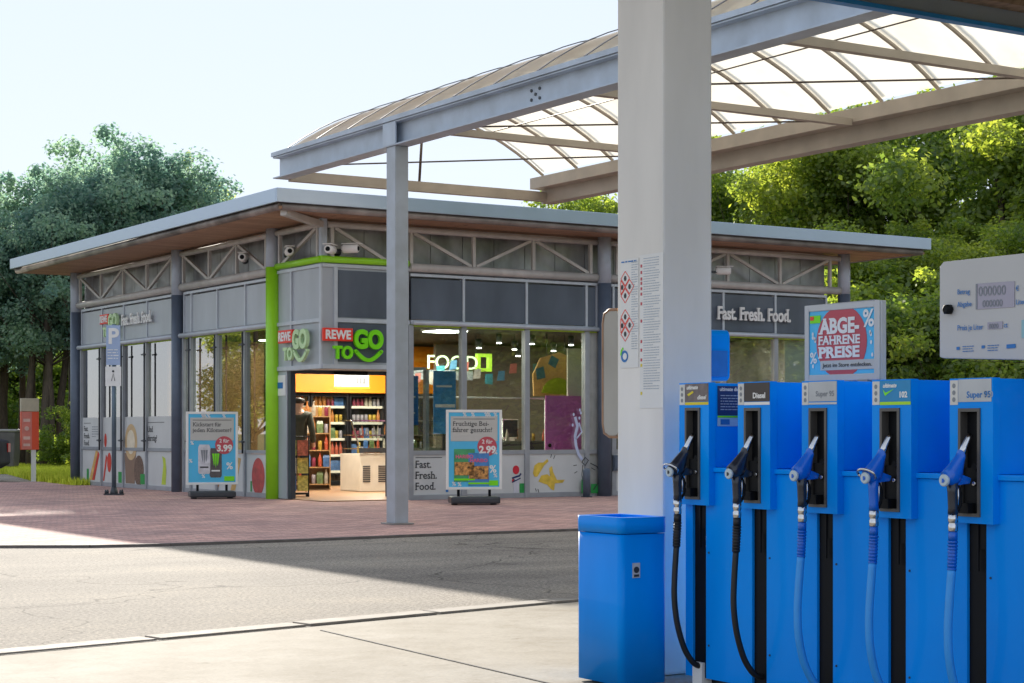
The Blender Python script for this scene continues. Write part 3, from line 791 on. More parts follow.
# ------------------------------------------------------------------ signs on the shop (top-level)
def logo(name, loc, r, nrm, label, w=1.6, pale=False):
    s = root(name, loc, label, 'shop sign', 'shop name signs')
    F_ = FR(loc, r, nrm); k = w / 1.6
    rr = lambda a: a * k
    m = MB(); m.rect(F_, 0, rr(.40), rr(.66), rr(.66), 0.03, .05); plate = m.build('name_plate', RED, s, bevel=.006)
    text('REWE', .245 * k, FR(F_[0] + F_[1] * rr(.33) + F_[2] * rr(.445), r, nrm), 'plate_letters', WHITE, plate, ex=.01, off=.081, bold=.035, fit=rr(.56))
    gm = mat('sign_pale_green', (0.55, 0.78, 0.42), 0.4) if pale else SGREEN
    text('TO', .34 * k, FR(F_[0] + F_[1] * rr(.45) + F_[2] * rr(.06), r, nrm), 'letter_to', gm, s, ex=.05, off=.03, bold=.045, fit=rr(.44))
    text('GO', .50 * k, FR(F_[0] + F_[1] * rr(1.02) + F_[2] * rr(.28), r, nrm), 'letter_go', gm, s, ex=.06, off=.03, bold=.05, fit=rr(.66))
    m = MB(); pts = [(rr(.74 + .56 * i / 10), rr(.20 - .17 * math.sin(PI * (i / 10)) )) for i in range(11)]
    m.stroke(F_, pts, rr(.075), .03, .05); m.disc(F_, rr(.73), rr(.21), rr(.035), None, .03, .05, 12); m.disc(F_, rr(1.31), rr(.21), rr(.035), None, .03, .05, 12)
    m.build('smile_swoosh', gm, s)
    return s
p = at_y(322.5, 359, Y0 - .08)
logo('shop_sign', (p.x, Y0 - .03, 2.245), (1, 0, 0), (0, -1, 0), 'shop sign of red plate and bright green letters above the entrance facing the forecourt', w=1.27)
logo('shop_sign', (X0 - .03, at_x(279.5, 359, X0 - .08).y, 2.25), (0, -1, 0), (-1, 0, 0), 'shop sign round the corner beside the green column, facing the side', w=1.30, pale=True)
logo('shop_sign', (X0 - .03, at_x(101, 335, X0 - .08).y, 3.02), (0, -1, 0), (-1, 0, 0), 'small shop name sign on the side wall behind the parking sign', w=1.2, pale=True)
s = root('slogan_sign', (21.0, Y0, 3.2), 'raised white slogan letters on the dark panels right of the white pillar', 'sign', 'white slogan letters')
text('Fast. Fresh. Food.', 0.33, FR((20.70, Y0 - .025, 3.17), (1, 0, 0), (0, -1, 0)), 'letters', WHITE, s, ex=.03, off=.02, align='LEFT', serif=True, bold=.025, fit=1.72)
s = root('slogan_sign', (X0, 34.0, 3.2), 'raised white slogan letters on the side wall next to the small shop sign', 'sign', 'white slogan letters')
text('Fast. Fresh. Food.', 0.30, FR((X0 - .025, at_x(124.5, 325, X0).y, at_x(124.5, 325.5, X0).z), (0, -1, 0), (-1, 0, 0)), 'letters', WHITE, s, ex=.03, off=.02, align='LEFT', serif=True, bold=.025, fit=1.62)

# ------------------------------------------------------------------ surveillance cameras
def cctv(loc, rz, label):
    s = root('security_camera', loc, label, 'camera', 'security cameras under the eaves', rz=rz, local=True)
    m = MB(); m.box(-.05, .05, .02, .30, -.02, .02); m.lathe((0, .30, 0), [(.06, 0), (.06, .03)], 14, 'y'); m.build('bracket', DGREY, s)
    m = MB(); m.lathe((0, -.16, .02), [(.055, 0), (.07, .02), (.07, .24), (.05, .28)], 16, 'y'); m.build('housing', WHITE, s)
    m = MB(); m.lathe((0, -.166, .02), [(.038, 0), (.038, .01)], 14, 'y'); m.build('lens', BLACK, s)
    m = MB(); m.box(-.075, .075, -.20, .10, .092, .102); m.build('sun_shield', WHITE, s)
    return s
p = at_x(243, 259, XF - .1); cctv(p, R(-30), 'white camera on the side truss left of the green column')
p = at_x(289, 253, XF - .1); cctv(p, R(-20), 'white camera on the side truss between green column and corner post')
p = at_y(331, 251, YF - .15); cctv(p, R(-45), 'white camera nearest the corner above the green beam, left one of a pair')
p = at_y(349, 250, YF - .15); cctv(p, R(40), 'white camera above the green beam, right one of the pair by the corner')
p = at_y(722, 272, YF - .12); cctv(p, R(60), 'white camera on the truss right beside the big white pillar')

# ------------------------------------------------------------------ interior
def area(name, loc, sx, sy, e, col=(1, .88, .70)):
    l = bpy.data.lights.new(name, 'AREA'); l.shape = 'RECTANGLE'; l.size = sx; l.size_y = sy; l.energy = e; l.color = col
    o = bpy.data.objects.new(name, l); COL.objects.link(o); o.location = loc; return o
lampn = 0
for x, y, e in ((14.6, 29.4, 30), (17.0, 31.6, 45), (16.2, 28.0, 20), (20.6, 29.4, 20), (15.0, 32.4, 3)):
    s = root('ceiling_lamp', (x, y, 2.9), 'flat warm ceiling lamp inside the shop', 'lamp', 'ceiling lamps inside the shop')
    m = MB(); m.box(x - .32, x + .32, y - .32, y + .32, 2.91, 2.948); m.build('frame', WHITE, s)
    m = MB(); m.box(x - .29, x + .29, y - .29, y + .29, 2.895, 2.908); m.build('diffuser', LAMPW, s)
    l = area('lamp_light', (x, y, 2.885), .56, .56, e); l.location = (0, 0, -.02); l.parent = s
sp0 = None
for (px, py, dd) in ((479, 348, 34), (499, 343, 33.5), (514.5, 349.5, 34), (532, 344, 33), (553.5, 351, 34.5), (571, 345, 33.5), (518, 356, 36)):
    p = at_d(px, py, dd)
    if sp0 is None:
        s = root('spotlight', p, 'small lit spotlight hanging behind the front windows', 'spotlight', 'spotlights behind the front windows', local=True); sp0 = s
        m = MB(); m.lathe((0, 0, 0.006), [(.04, 0), (.06, .1), (.05, .16)], 12); m.build('housing', DGREY, s)
        m = MB(); m.lathe((0, 0, -.008), [(.045, 0), (.045, .012)], 12); m.build('bulb', mat('spot_glow', (1, .95, .85), .5, emit=7, var=0), s)
        m = MB(); m.tube([(0, 0, .16), (0, 0, .9)], .008, 6); m.build('rod', DGREY, s)
    else: c = copy_tree(sp0); c.location = p
# partition walls
m = MB(); m.box(15.0, 19.6, 33.95, 34.05, 0.03, 2.9); tag(m.build('partition_wall', CREAM, origin=(17, 34, 0)), 'cream back partition behind the drinks coolers', 'wall')
m = MB(); m.box(15.2, 19.2, 33.15, 33.25, 1.92, 2.90); tag(m.build('orange_bulkhead', ORANGE, origin=(17, 33.2, 0)), 'bright orange wall band above the drinks coolers', 'wall panel')
m = MB(); m.box(13.1, 15.1, 33.3, 33.4, 0.03, 2.9); tag(m.build('side_partition', mat('partition_ochre', (.30, .15, .05), .6), origin=(14, 33.3, 0)), 'ochre partition inside the shop behind the side windows', 'wall')
# coolers
def cooler(x0, first=None):
    s = root('drinks_cooler', (x0, 33.3, 0), ['drinks cooler with glass door nearest the left of the entrance view', 'second drinks cooler from the left facing the entrance', 'third drinks cooler from the left, behind the chiller counter', 'drinks cooler furthest right, behind the slim canopy post'][round((x0 - 15.25) / .87)], 'cooler', 'drinks coolers facing the entrance', local=True)
    m = MB(); m.box(0, .84, .5, .54, .05, 1.9); m.box(0, .03, 0, .5, .05, 1.9); m.box(.81, .84, 0, .5, .05, 1.9); m.box(0, .84, 0, .5, 1.86, 1.9); m.box(0, .84, 0, .5, .03, .12); m.build('cabinet', DGREY, s)
    for i in range(5):
        m = MB(); m.box(.032, .808, .08, .48, .30 + i * .33, .32 + i * .33); m.build('shelf', WHITE, s)
        m = MB(); m.box(.032, .808, .06, .078, .285 + i * .33, .335 + i * .33); m.build('price_rail', CREAM, s)
    m = MB(); m.box(-.005, .04, -.04, -.005, .05, 1.9); m.box(.80, .845, -.04, -.005, .05, 1.9); m.box(.042, .798, -.04, -.005, 1.84, 1.9); m.box(.042, .798, -.04, -.005, .05, .12)
    d = m.build('door', BLACK, s); m = MB(); m.box(.042, .798, -.025, -.018, .122, 1.838); m.build('pane', GLASSC, d)
    return s
coolers = [cooler(15.25 + i * .87) for i in range(4)]
# goods: prototypes
GC = [(.40, .07, .03), (.42, .27, .04), (.05, .12, .28), (.38, .33, .26), (.22, .03, .06), (.10, .14, .05), (.42, .15, .03), (.30, .27, .30)]
protos = []
for i, c in enumerate(GC):
    gm = mat('goods_%d' % i, c, .35, 0, .35, 18)
    m = MB()
    if i % 3 == 0: m.lathe((0, 0, 0), [(.032, 0), (.034, .015), (.034, .14), (.014, .19), (.013, .225), (.016, .226), (.016, .24)], 10)
    elif i % 3 == 1: m.lathe((0, 0, 0), [(.026, 0), (.033, .008), (.033, .135), (.027, .15)], 10)
    else:
        m.add([(-.05, -.03, 0), (.05, -.03, 0), (.05, .03, 0), (-.05, .03, 0), (-.055, -.02, .15), (.055, -.02, .15), (.055, .02, .15), (-.055, .02, .15), (-.045, -.004, .2), (.045, -.004, .2), (.045, .004, .2), (-.045, .004, .2)],
              [(0, 3, 2, 1), (0, 1, 5, 4), (1, 2, 6, 5), (2, 3, 7, 6), (3, 0, 4, 7), (4, 5, 9, 8), (5, 6, 10, 9), (6, 7, 11, 10), (7, 4, 8, 11), (8, 9, 10, 11)])
    me_o = m.build('goods', gm)
    nm = ('bottle', 'can', 'snack_bag')[i % 3]
    lab = ('bottle standing on a cooler or shop shelf', 'drinks can standing on a cooler or shop shelf', 'snack bag standing on a cooler or shop shelf')[i % 3]
    protos.append((me_o.data, nm, lab)); bpy.data.objects.remove(me_o)
rg = random.Random(9)
def goods(p, rz=0, s=1.0, which=None):
    me, nm, lab = protos[rg.randrange(8) if which is None else which]
    o = bpy.data.objects.new(nm, me); COL.objects.link(o); o.location = p; o.rotation_euler = (0, 0, rz); o.scale = (s, s, s)
    tag(o, lab, nm.replace('_', ' '), nm.replace('_', ' ') + 's on the shop shelves'); return o
for ci in range(4):
    for sh in range(5):
        w = rg.randrange(8)
        for k in range(8):
            if rg.random() < .3: w = rg.randrange(8)
            if ci == 3 and k > 3: continue
            goods((15.25 + ci * .87 + .09 + k * .094, 33.3 + .14, .321 + sh * .33), s=1.12, which=w)
# gondola shelf at the left
s = root('shop_shelf', (15.15, 31.3, 0), 'open shelf of snacks between the entrance and the coolers', 'shelf', local=True)
s.rotation_euler.z = R(-25)
m = MB(); m.box(-.36, .36, .2, .24, .03, 1.6); m.box(-.38, -.36, -.2, .24, .03, 1.6); m.box(.36, .38, -.2, .24, .03, 1.6); m.build('frame', WOODI, s)
Rz = Matrix.Rotation(R(-25), 3, 'Z')
for i in range(5):
    m = MB(); m.box(-.358, .358, -.2, .198, .12 + i * .32, .14 + i * .32); m.build('shelf', WOODI, s)
    for k in range(6):
        q = Rz @ Vector((-.30 + k * .12, -.12, .141 + i * .32)); goods((15.15 + q.x, 31.3 + q.y, q.z), R(-25), 1.15)
s = root('magazine_rack', (13.35, 28.1, 0), 'black wire rack of magazines just inside the door', 'rack', local=True); s.rotation_euler.z = R(-25)
m = MB()
for xx in (-.2, .2): m.tube([(xx, .12, .05), (xx, .12, 1.05)], .012, 8)
for z in (.3, .55, .8, 1.04): m.tube([(-.2, .12, z), (.2, .12, z)], .01, 8)
for xx in (-.18, .18):
    for yy in (-.12, .12): m.lathe((xx, yy, 0.025), [(.03, 0), (.03, .04)], 10)
m.box(-.2, .2, -.13, .13, .06, .09); m.build('frame', BLACK, s)
rm = random.Random(4)
for z in (.12, .42, .72):
    for xx in (-.1, .1):
        m = MB(); m.add([(xx - .09, -.10, z), (xx + .09, -.10, z), (xx + .09, .02, z + .26), (xx - .09, .02, z + .26), (xx - .09, -.09, z), (xx + .09, -.09, z), (xx + .09, .03, z + .26), (xx - .09, .03, z + .26)],
              [(0, 1, 2, 3), (4, 7, 6, 5), (0, 4, 5, 1), (1, 5, 6, 2), (2, 6, 7, 3), (3, 7, 4, 0)]); m.build('magazine', mat('mag_%d' % rm.randrange(4), [(.5, .12, .08), (.55, .5, .45), (.1, .2, .4), (.5, .4, .1)][rm.randrange(4)], .4, 0, .5, 20), s)
# serve-over counter
s = root('chiller_counter', (15.55, 29.7, 0), 'cream serve-over chiller counter with slanted glass and two vents', 'counter')
cx0 = 15.38
m = MB(); m.box(cx0, 17.6, 29.7, 30.5, .03, .72); body = m.build('body', CREAM, s, bevel=.01)
m = MB()
for xx in (cx0 + .06, cx0 + .38):
    for k in range(9): m.box(xx, xx + .15, 29.692, 29.699, .20 + k * .035, .22 + k * .035)
m.build('vent', DGREY, body)
m = MB(); m.box(cx0 - .02, 17.6, 29.66, 29.70, .74, .83); m.build('bumper', DGREY, s)
m = MB(); m.add([(cx0, 29.72, .84), (17.6, 29.72, .84), (17.6, 30.05, 1.32), (cx0, 30.05, 1.32), (cx0, 29.73, .84), (17.6, 29.73, .84), (17.6, 30.06, 1.32), (cx0, 30.06, 1.32)], [(0, 1, 2, 3), (7, 6, 5, 4), (0, 4, 5, 1), (1, 5, 6, 2), (2, 6, 7, 3), (3, 7, 4, 0)]); m.build('pane', GLASSC, s)
m = MB(); m.bar((cx0, 29.72, .84), (cx0, 30.05, 1.33), .02, .02); m.bar((cx0, 30.05, 1.33), (17.6, 30.05, 1.33), .025, .025); m.bar((cx0, 30.05, 1.33), (cx0, 30.5, 1.33), .02, .02); m.build('glass_frame', CHROME, s)
m = MB(); m.box(cx0 + .02, 17.5, 30.0, 30.4, 1.05, 1.07); m.box(cx0 + .02, 17.5, 29.8, 30.4, .80, .82); m.build('tray', CHROME, s)
for k in range(11): goods((cx0 + .12 + k * .13, 30.15, 1.071), s=.8)
for k in range(11): goods((cx0 + .10 + k * .13, 29.92, .821), s=.75)
# hanging white sign above counter
p = at_y(352, 381, 29.9)
s = root('hanging_sign', (p.x, 29.9, p.z), 'long white lettered box sign hanging above the chiller counter', 'sign')
F_ = FR((p.x, 29.86, p.z), (1, 0, 0), (0, -1, 0))
m = MB(); m.box(p.x - .34, p.x + .34, 29.87, 29.95, p.z - .11, p.z + .11); bd = m.build('board', WHITE, s, bevel=.006)
m = MB(); 
for k in range(8): m.rect(F_, -.28 + k * .07, -.05, -.235 + k * .07, .06, off=-.008)
m.build('letter_blocks', TXG, bd); m = MB(); m.rect(F_, -.34, -.13, .34, -.10, off=-.05, th=.06); m.build('green_edge', LIMELIT, bd)
m = MB(); m.tube([(p.x - .3, 29.91, p.z + .11), (p.x - .3, 29.91, 2.94)], .008, 6); m.tube([(p.x + .3, 29.91, p.z + .11), (p.x + .3, 29.91, 2.94)], .008, 6); m.build('hanger', DGREY, s)
# FOOD lettering board
p = at_y(440, 369, 29.0); q = at_y(483, 369, 29.0)
s = root('food_sign', (p.x, 29.0, 1.9), 'hanging counter sign with glowing letters seen through the front window', 'sign')
text('FOOD', .36, FR((at_y(424, 369, 29).x, 28.94, p.z), (1, 0, 0), (0, -1, 0)), 'letters', NEON, s, ex=.02, off=.01, align='LEFT', fit=at_y(474, 369, 29).x - at_y(424, 369, 29).x)
m = MB(); xa = at_y(405, 369, 29).x; xz = at_y(472, 369, 29).x; m.box(xa, xz, 28.97, 29.03, p.z - .20, p.z - .02); m.build('board', PANELL, s)
m = MB(); x_ = at_y(476, 369, 29).x; x2_ = at_y(490, 369, 29).x
for a in ((x_, x_ + .06, p.z - .03, p.z + .30), (x2_ - .06, x2_, p.z - .03, p.z + .30), (x_ + .062, x2_ - .062, p.z - .03, p.z + .03), (x_ + .062, x2_ - .062, p.z + .24, p.z + .30)): m.box(a[0], a[1], 28.93, 29.03, a[2], a[3])
m.build('lit_frame', LIMELIT, s); m = MB(); m.tube([(xa + .1, 29, p.z), (xa + .1, 29, 2.94)], .01, 6); m.tube([(x_, 29, p.z + .3), (x_, 29, 2.94)], .01, 6); m.build('hanger', DGREY, s)
# blue banner, poster
def onglass_poster(pxa, pya, pxb, pyb, m_, label, cat='poster'):
    a = at_y(pxa, pyb, Y0 + .03); b_ = at_y(pxb, pya, Y0 + .03)
    s = root('window_poster', (a.x, Y0 + .03, a.z), label, cat)
    m = MB(); m.box(a.x, b_.x, Y0 + .022, Y0 + .028, a.z, b_.z); sh = m.build('sheet', m_, s); m = MB()
    F_ = FR((a.x, Y0 + .022, a.z), (1, 0, 0), (0, -1, 0)); w, h = b_.x - a.x, b_.z - a.z
    for k in range(7): m.rect(F_, .1 * w, h * (.12 + k * .11), w * (.5 + .4 * ((k * 37) % 10) / 10), h * (.15 + k * .11), off=.0005, th=.001)
    m.build('small_print', WHITE, sh); return s
onglass_poster(403, 376, 418, 425, SKYB, 'narrow blue opening hours poster stuck on the window by the slim post')
def standee(pxa, pya, pxb, pyb, y, m_, name, label, cat):
    a = at_y(pxa, pyb, y); b_ = at_y(pxb, pya, y)
    s = root(name, ((a.x + b_.x) / 2, y, 0), label, cat)
    w = b_.x - a.x
    m = MB(); m.box(a.x, b_.x, y, y + .03, a.z, b_.z); pn = m.build('panel', m_, s, bevel=.008)
    m = MB(); m.box(a.x + .05, b_.x - .05, y - .1, y + .2, .028, .06); m.box(a.x + w / 2 - .02, a.x + w / 2 + .02, y + .032, y + .06, .06, a.z + .2); m.build('foot', DGREY, s)
    return s, pn, FR((a.x, y, a.z), (1, 0, 0), (0, -1, 0)), w, b_.z - a.z
s, pn, F_, w, h = standee(434, 371, 456, 434, 27.0, BANNERB, 'roll_up_banner', 'blue roll-up banner standing behind the left front window', 'banner')
m = MB(); m.rect(F_, .05 * w, h * .42, w * .95, h * .47); m.rect(F_, .1 * w, h * .74, w * .8, h * .77); m.build('banner_print', WHITE, pn)
s, pn, F_, w, h = standee(546, 396, 583, 451, 26.6, PURPLE, 'purple_display', 'purple display wall with rounded top behind the right front window', 'display')
m = MB(); m.disc(F_, w * .1, h * .1, .035); m.build('hole', BLACK, pn)
m = MB(); m.disc(F_, 0, 0, 0.001); 
# cutout with lime disc
a = at_y(533, 396, 28.2)
s = root('food_cutout', (a.x + .4, 28.2, 0), 'big orange pouch shaped cutout with a lime disc hanging behind the glass', 'display')
F_ = FR((a.x, 28.2, a.z), (1, 0, 0), (0, -1, 0))
m = MB(); m.art(F_, [(0, 0), (.95, 0), (1.0, .35), (.85, .72), (.55, .82), (.15, .70), (-.02, .4)], 0, .04); pn = m.build('panel', mat('pouch_orange', (.62, .36, .12), .5), s)
m = MB(); m.disc(F_, .52, .02, .36, .32, off=.045, a0=0, a1=PI, th=.01); m.build('lime_disc', mat('lime_disc', (.32, .42, .01), .5), pn)
m = MB(); m.art(F_, [(.06, .30), (.24, .34), (.20, .55), (.03, .50)], .045, .01); m.art(F_, [(.30, .60), (.46, .52), (.54, .68), (.38, .76)], .045, .01); m.build('picture_card', mat('card_teal', (.04, .16, .22), .5), pn)
m = MB(); m.tube([(a.x + .3, 28.2, a.z + .7), (a.x + .3, 28.2, 2.95)], .008, 6); m.tube([(a.x + .7, 28.2, a.z + .7), (a.x + .7, 28.2, 2.95)], .008, 6); m.build('hanger', DGREY, s)
# bunting
rb = random.Random(2)
s = root('bunting', (15.8, 28.6, 2.4), 'string of small blue and pink flags hanging behind the middle window', 'bunting')
m = MB(); pts = [at_y(405 + i * 12, 366 + 7 * math.sin(i * 1.1), 28.6) for i in range(16)]; m.tube(pts, .005, 5); m.build('string', DGREY, s)
for i, p in enumerate(pts):
    c = [(.08, .22, .36), (.5, .16, .14), (.35, .33, .3), (.05, .25, .3)][i % 4]
    F_ = FR(p, (1, 0, 0), (0, -1, 0)); t_ = rb.uniform(-.04, .04)
    m = MB(); m.art(F_, [(-.07 + t_, -.02), (-.09, -.20), (.07, -.20 + t_), (.08, -.01)], .006, .003); m.build('flag', mat('flag_%d' % (i % 4), c, .6), s)
# monitor + table inside
p = at_y(512, 440, 27.6)
s = root('desk', (p.x, 27.8, 0), 'dark counter standing low behind the middle window', 'counter')
m = MB(); m.box(p.x - .9, p.x + .75, 27.5, 28.1, p.z - .30, p.z - .02); m.build('worktop', DGREY, s)
m = MB(); m.box(p.x - .85, p.x + .7, 27.6, 28.0, .03, p.z - .31); m.build('base', WOODI, s)
s = root('screen', (p.x, 27.7, p.z), 'small silver monitor on the counter behind the poster stand', 'monitor')
m = MB(); m.box(p.x - .13, p.x + .20, 27.7, 27.74, p.z + .02, p.z + .38); f_ = m.build('casing', CHROME, s, bevel=.006)
m = MB(); m.box(p.x - .11, p.x + .18, 27.692, 27.699, p.z + .05, p.z + .36); m.build('display', DGREY, f_); m = MB(); m.box(p.x - .05, p.x + .1, 27.66, 27.8, p.z - .018, p.z + .018); m.build('stand', CHROME, s)
for i in range(7):
    goods((p.x - .75 + .22 * i + (.12 if i > 3 else 0), 27.62, p.z - .018), s=.9, which=[6, 1, 0, 3][i % 4])
# blinds / white partition at the right windows
a = at_y(586, 440, 26.5)
m = MB(); m.box(a.x - .25, a.x + .5, 26.7, 26.74, .03, 2.6); tag(m.build('partition_panel', CREAM, origin=(a.x, 26.7, 0)), 'pale partition inside the window beside the dark column', 'partition')
s = root('reflected_rail', (15.6, 27.05, 0), 'thin white rail added behind the front windows for a reflected barrier line', 'reflected_rail')  # stands in for a barrier line mirrored in the glass
z_ = at_y(500, 398, 27.05).z
m = MB(); m.tube([(14.7, 27.05, z_), (17.7, 27.05, z_)], .016, 8); m.build('rail', WHITE, s)
m = MB(); m.tube([(14.7, 27.05, .03), (14.7, 27.05, z_)], .016, 8); m.tube([(17.7, 27.05, .03), (17.7, 27.05, z_)], .016, 8); m.build('post', WHITE, s)
# interior wall behind the windows (dark)
m = MB(); m.box(18.3, 23.4, 32.0, 32.1, .03, 2.9); tag(m.build('inner_wall', mat('wall_taupe', (.12, .10, .08), .7), origin=(20, 32, 0)), 'dark taupe wall deep inside the shop behind the front windows', 'wall')
# right bay white roller panel
a = at_y(783, 380, Y0 + .2); b_ = at_y(806, 342, Y0 + .2)
m = MB(); m.box(a.x, a.x + .9, Y0 + .15, Y0 + .18, 1.0, b_.z); tag(m.build('window_blind', WHITE, origin=(a.x, Y0 + .15, 1)), 'white roller blind behind the right most shop window', 'blind')

# ------------------------------------------------------------------ person in the doorway
def skinmesh(V, E, Rr, name, m, parent, sub=2):
    me = bpy.data.meshes.new(name); me.from_pydata(V, E, []); o = bpy.data.objects.new(name, me); COL.objects.link(o)
    sk = o.modifiers.new('skin', 'SKIN'); sk.use_smooth_shade = True
    for i, r in enumerate(Rr): me.skin_vertices[0].data[i].radius = (r if isinstance(r, tuple) else (r, r))
    me.skin_vertices[0].data[0].use_root = True
    sb = o.modifiers.new('sub', 'SUBSURF'); sb.levels = sub; sb.render_levels = sub
    bpy.context.view_layer.update()
    nm = bpy.data.meshes.new_from_object(o.evaluated_get(bpy.context.evaluated_depsgraph_get()))
    bpy.data.objects.remove(o)
    nm.materials.clear(); nm.materials.append(m); nm.polygons.foreach_set('use_smooth', [True] * len(nm.polygons))
    o = bpy.data.objects.new(name, nm); COL.objects.link(o); o.parent = parent; ORG[o.name] = Vector((0, 0, 0)); return o
per = root('person', (13.98, 29.35, 0.025), 'person in a dark olive jacket standing with back turned just inside the entrance', 'person', local=True, rz=R(-40))
V = [(0, 0, .95), (0, 0, 1.10), (0, -.01, 1.28), (0, 0, 1.42), (0, .01, 1.50), (0, .03, 1.57), (0, .035, 1.66),
     (.10, 0, .90), (.11, .01, .50), (.11, -.01, .10), (.115, .12, .045), (-.10, 0, .90), (-.11, .03, .50), (-.11, -.02, .10), (-.115, .11, .045),
     (.19, 0, 1.39), (.25, -.02, 1.12), (.24, .10, .90), (.235, .14, .82), (-.19, 0, 1.39), (-.25, -.02, 1.12), (-.22, .14, .94), (-.20, .19, .88)]
E = [(0, 1), (1, 2), (2, 3), (3, 4), (4, 5), (5, 6), (0, 7), (7, 8), (8, 9), (9, 10), (0, 11), (11, 12), (12, 13), (13, 14), (3, 15), (15, 16), (16, 17), (17, 18), (3, 19), (19, 20), (20, 21), (21, 22)]
Rr = [(.14, .10), (.13, .10), (.15, .11), (.12, .09), .05, .085, .095, .09, .06, .042, .035, .09, .06, .042, .035, .055, .042, .034, .04, .055, .042, .034, .04]
bodym = skinmesh(V, E, Rr, 'body', SKIN, per)
Vh = [(0, .0, 1.59), (0, .0, 1.65), (0, .015, 1.70)]; skinmesh(Vh, [(0, 1), (1, 2)], [.115, .130, .11], 'hair', HAIR, per)
Vj = [V[0], V[1], V[2], (0, 0, 1.40), (0, .01, 1.49), V[15], V[16], V[17], V[19], V[20], V[21], (0, 0, .84)]
skinmesh(Vj, [(0, 1), (1, 2), (2, 3), (3, 4), (3, 5), (5, 6), (6, 7), (3, 8), (8, 9), (9, 10), (0, 11)], [(.17, .13), (.165, .13), (.18, .135), (.15, .12), .07, .075, .06, .05, .075, .06, .05, (.17, .13)], 'jacket', JACKET, per)
Vt = [(0, 0, .92), (.10, 0, .86), V[8], (.11, -.01, .12), (-.10, 0, .86), V[12], (-.11, -.02, .12)]
skinmesh(Vt, [(0, 1), (1, 2), (2, 3), (0, 4), (4, 5), (5, 6)], [(.15, .11), .105, .075, .06, .105, .075, .06], 'trousers', TROUS, per)

# ------------------------------------------------------------------ poster stands
def poster_stand(px, py, label, rz):
    p = at_z(px, py)
    s = root('poster_stand', p, label, 'poster stand', 'poster stands outside the shop', rz=rz, local=True)
    m = MB(); m.box(-.38, .38, -.24, .24, .03, .135); bs = m.build('base', DGREY, s, bevel=.03)
    m = MB()
    for xx in (-.3, .3): m.lathe((xx, .0, .001), [(.05, 0), (.05, .03)], 10)
    m.build('wheel', RUBBER, s)
    m = MB()
    for xx in (-.24, .24): m.box(xx - .02, xx + .02, -.015, .015, .10, .27)
    m.build('spring_leg', BLACK, s)
    m = MB(); W_, Z0_, Z1_ = .43, .24, 1.46
    m.box(-W_, -W_ + .04, -.022, .022, Z0_, Z1_); m.box(W_ - .04, W_, -.022, .022, Z0_, Z1_); m.box(-W_ + .04, W_ - .04, -.021, .021, Z1_ - .04, Z1_); m.box(-W_ + .04, W_ - .04, -.021, .021, Z0_, Z0_ + .04)
    m.build('frame', WHITE, s, bevel=.004)
    m = MB(); m.box(-W_ + .03, W_ - .03, -.012, .012, Z0_ + .03, Z1_ - .03); po = m.build('poster', CYAN, s)
    F_ = LOCALF(0, -.012, 0)
    m = MB(); m.rect(F_, -.36, .98, .36, 1.36); m.build('headline_box', PAPER, po); m = MB(); m.rect(F_, -.32, 1.315, .32, 1.323, off=.006); m.build('rule', TXT, po)
    r_ = random.Random(int(px))
    for k in range(16):
        x_, z_ = r_.uniform(-.36, .36), r_.choice([r_.uniform(.30, .95), 1.39])
        if abs(x_) < .24 and z_ < 1.2 and z_ > .4: x_ = math.copysign(.33, x_)
        text('%', .085, FR((x_, -.012, z_ - .03), (1, 0, 0), (0, -1, 0)), 'percent_sign', WHITE, po, bold=.02) if k < 9 else None
    m = MB(); m.rect(F_, .20, .30, .37, .38, off=.005); m.build('corner_logo', SGREEN, po)
    m = MB(); m.disc(F_, .20, .90, .150, off=.007); m.build('price_disc', REDC, po)
    text('2 für', .085, FR((.20, -.012, .945), (1, 0, 0), (0, -1, 0)), 'price_letters', WHITE, po, off=.01, bold=.02)
    text('%', .16, FR((.29, -.012, .50), (1, 0, 0), (0, -1, 0)), 'percent_sign', WHITE, po, bold=.02)
    return s, po, F_
s, po, F_ = poster_stand(212, 499.0, 'poster stand advertising two drink cans beside the dark column', R(-14 - 4))
for i, w_ in enumerate(('Kickstart für', 'jeden Kilometer?')): text(w_, .095, FR((-.32, -.012, 1.215 - i * .095), (1, 0, 0), (0, -1, 0)), 'headline_letters', TXT, po, off=.006, align='LEFT', serif=True, fit=None, sx=.98)
text('3.99', .15, FR((.205, -.012, .80), (1, 0, 0), (0, -1, 0)), 'price_letters', WHITE, po, off=.01, bold=.04)
for cx, z0, m_, cm in ((-.13, .42, mat('can_white', (.58, .58, .62), .3, .3, .2, 12), TXG), (.06, .36, mat('can_black', (.10, .09, .09), .3, .3, .2, 12), SGREEN)):
    m = MB(); m.art(F_, [(cx - .08, z0), (cx + .08, z0), (cx + .10, z0 + .03), (cx + .10, z0 + .44), (cx + .08, z0 + .49), (cx - .08, z0 + .49), (cx - .10, z0 + .44), (cx - .10, z0 + .03)], off=.005); c = m.build('can_picture', m_, po)
    m = MB()
    for k in (-1, 0, 1): m.art(F_, [(cx + k * .042 - .018, z0 + .40), (cx + k * .042 + .018, z0 + .40), (cx + k * .03 + .012, z0 + .24), (cx + k * .03, z0 + .16 + .03 * abs(k)), (cx + k * .03 - .008, z0 + .26)], off=.009)
    m.build('claw_mark', cm, c); m = MB(); m.rect(F_, cx - .07, z0 + .10, cx + .07, z0 + .125, off=.009); m.build('can_print', WHITE if cm is SGREEN else TXT, c)
s, po, F_ = poster_stand(474, 505.2, 'poster stand advertising fruit gums in front of the shop window', R(-24))
for i, w_ in enumerate(('Fruchtige Bei-', 'fahrer gesucht?')): text(w_, .10, FR((-.33, -.012, 1.215 - i * .095), (1, 0, 0), (0, -1, 0)), 'headline_letters', TXT, po, off=.006, align='LEFT', serif=True)
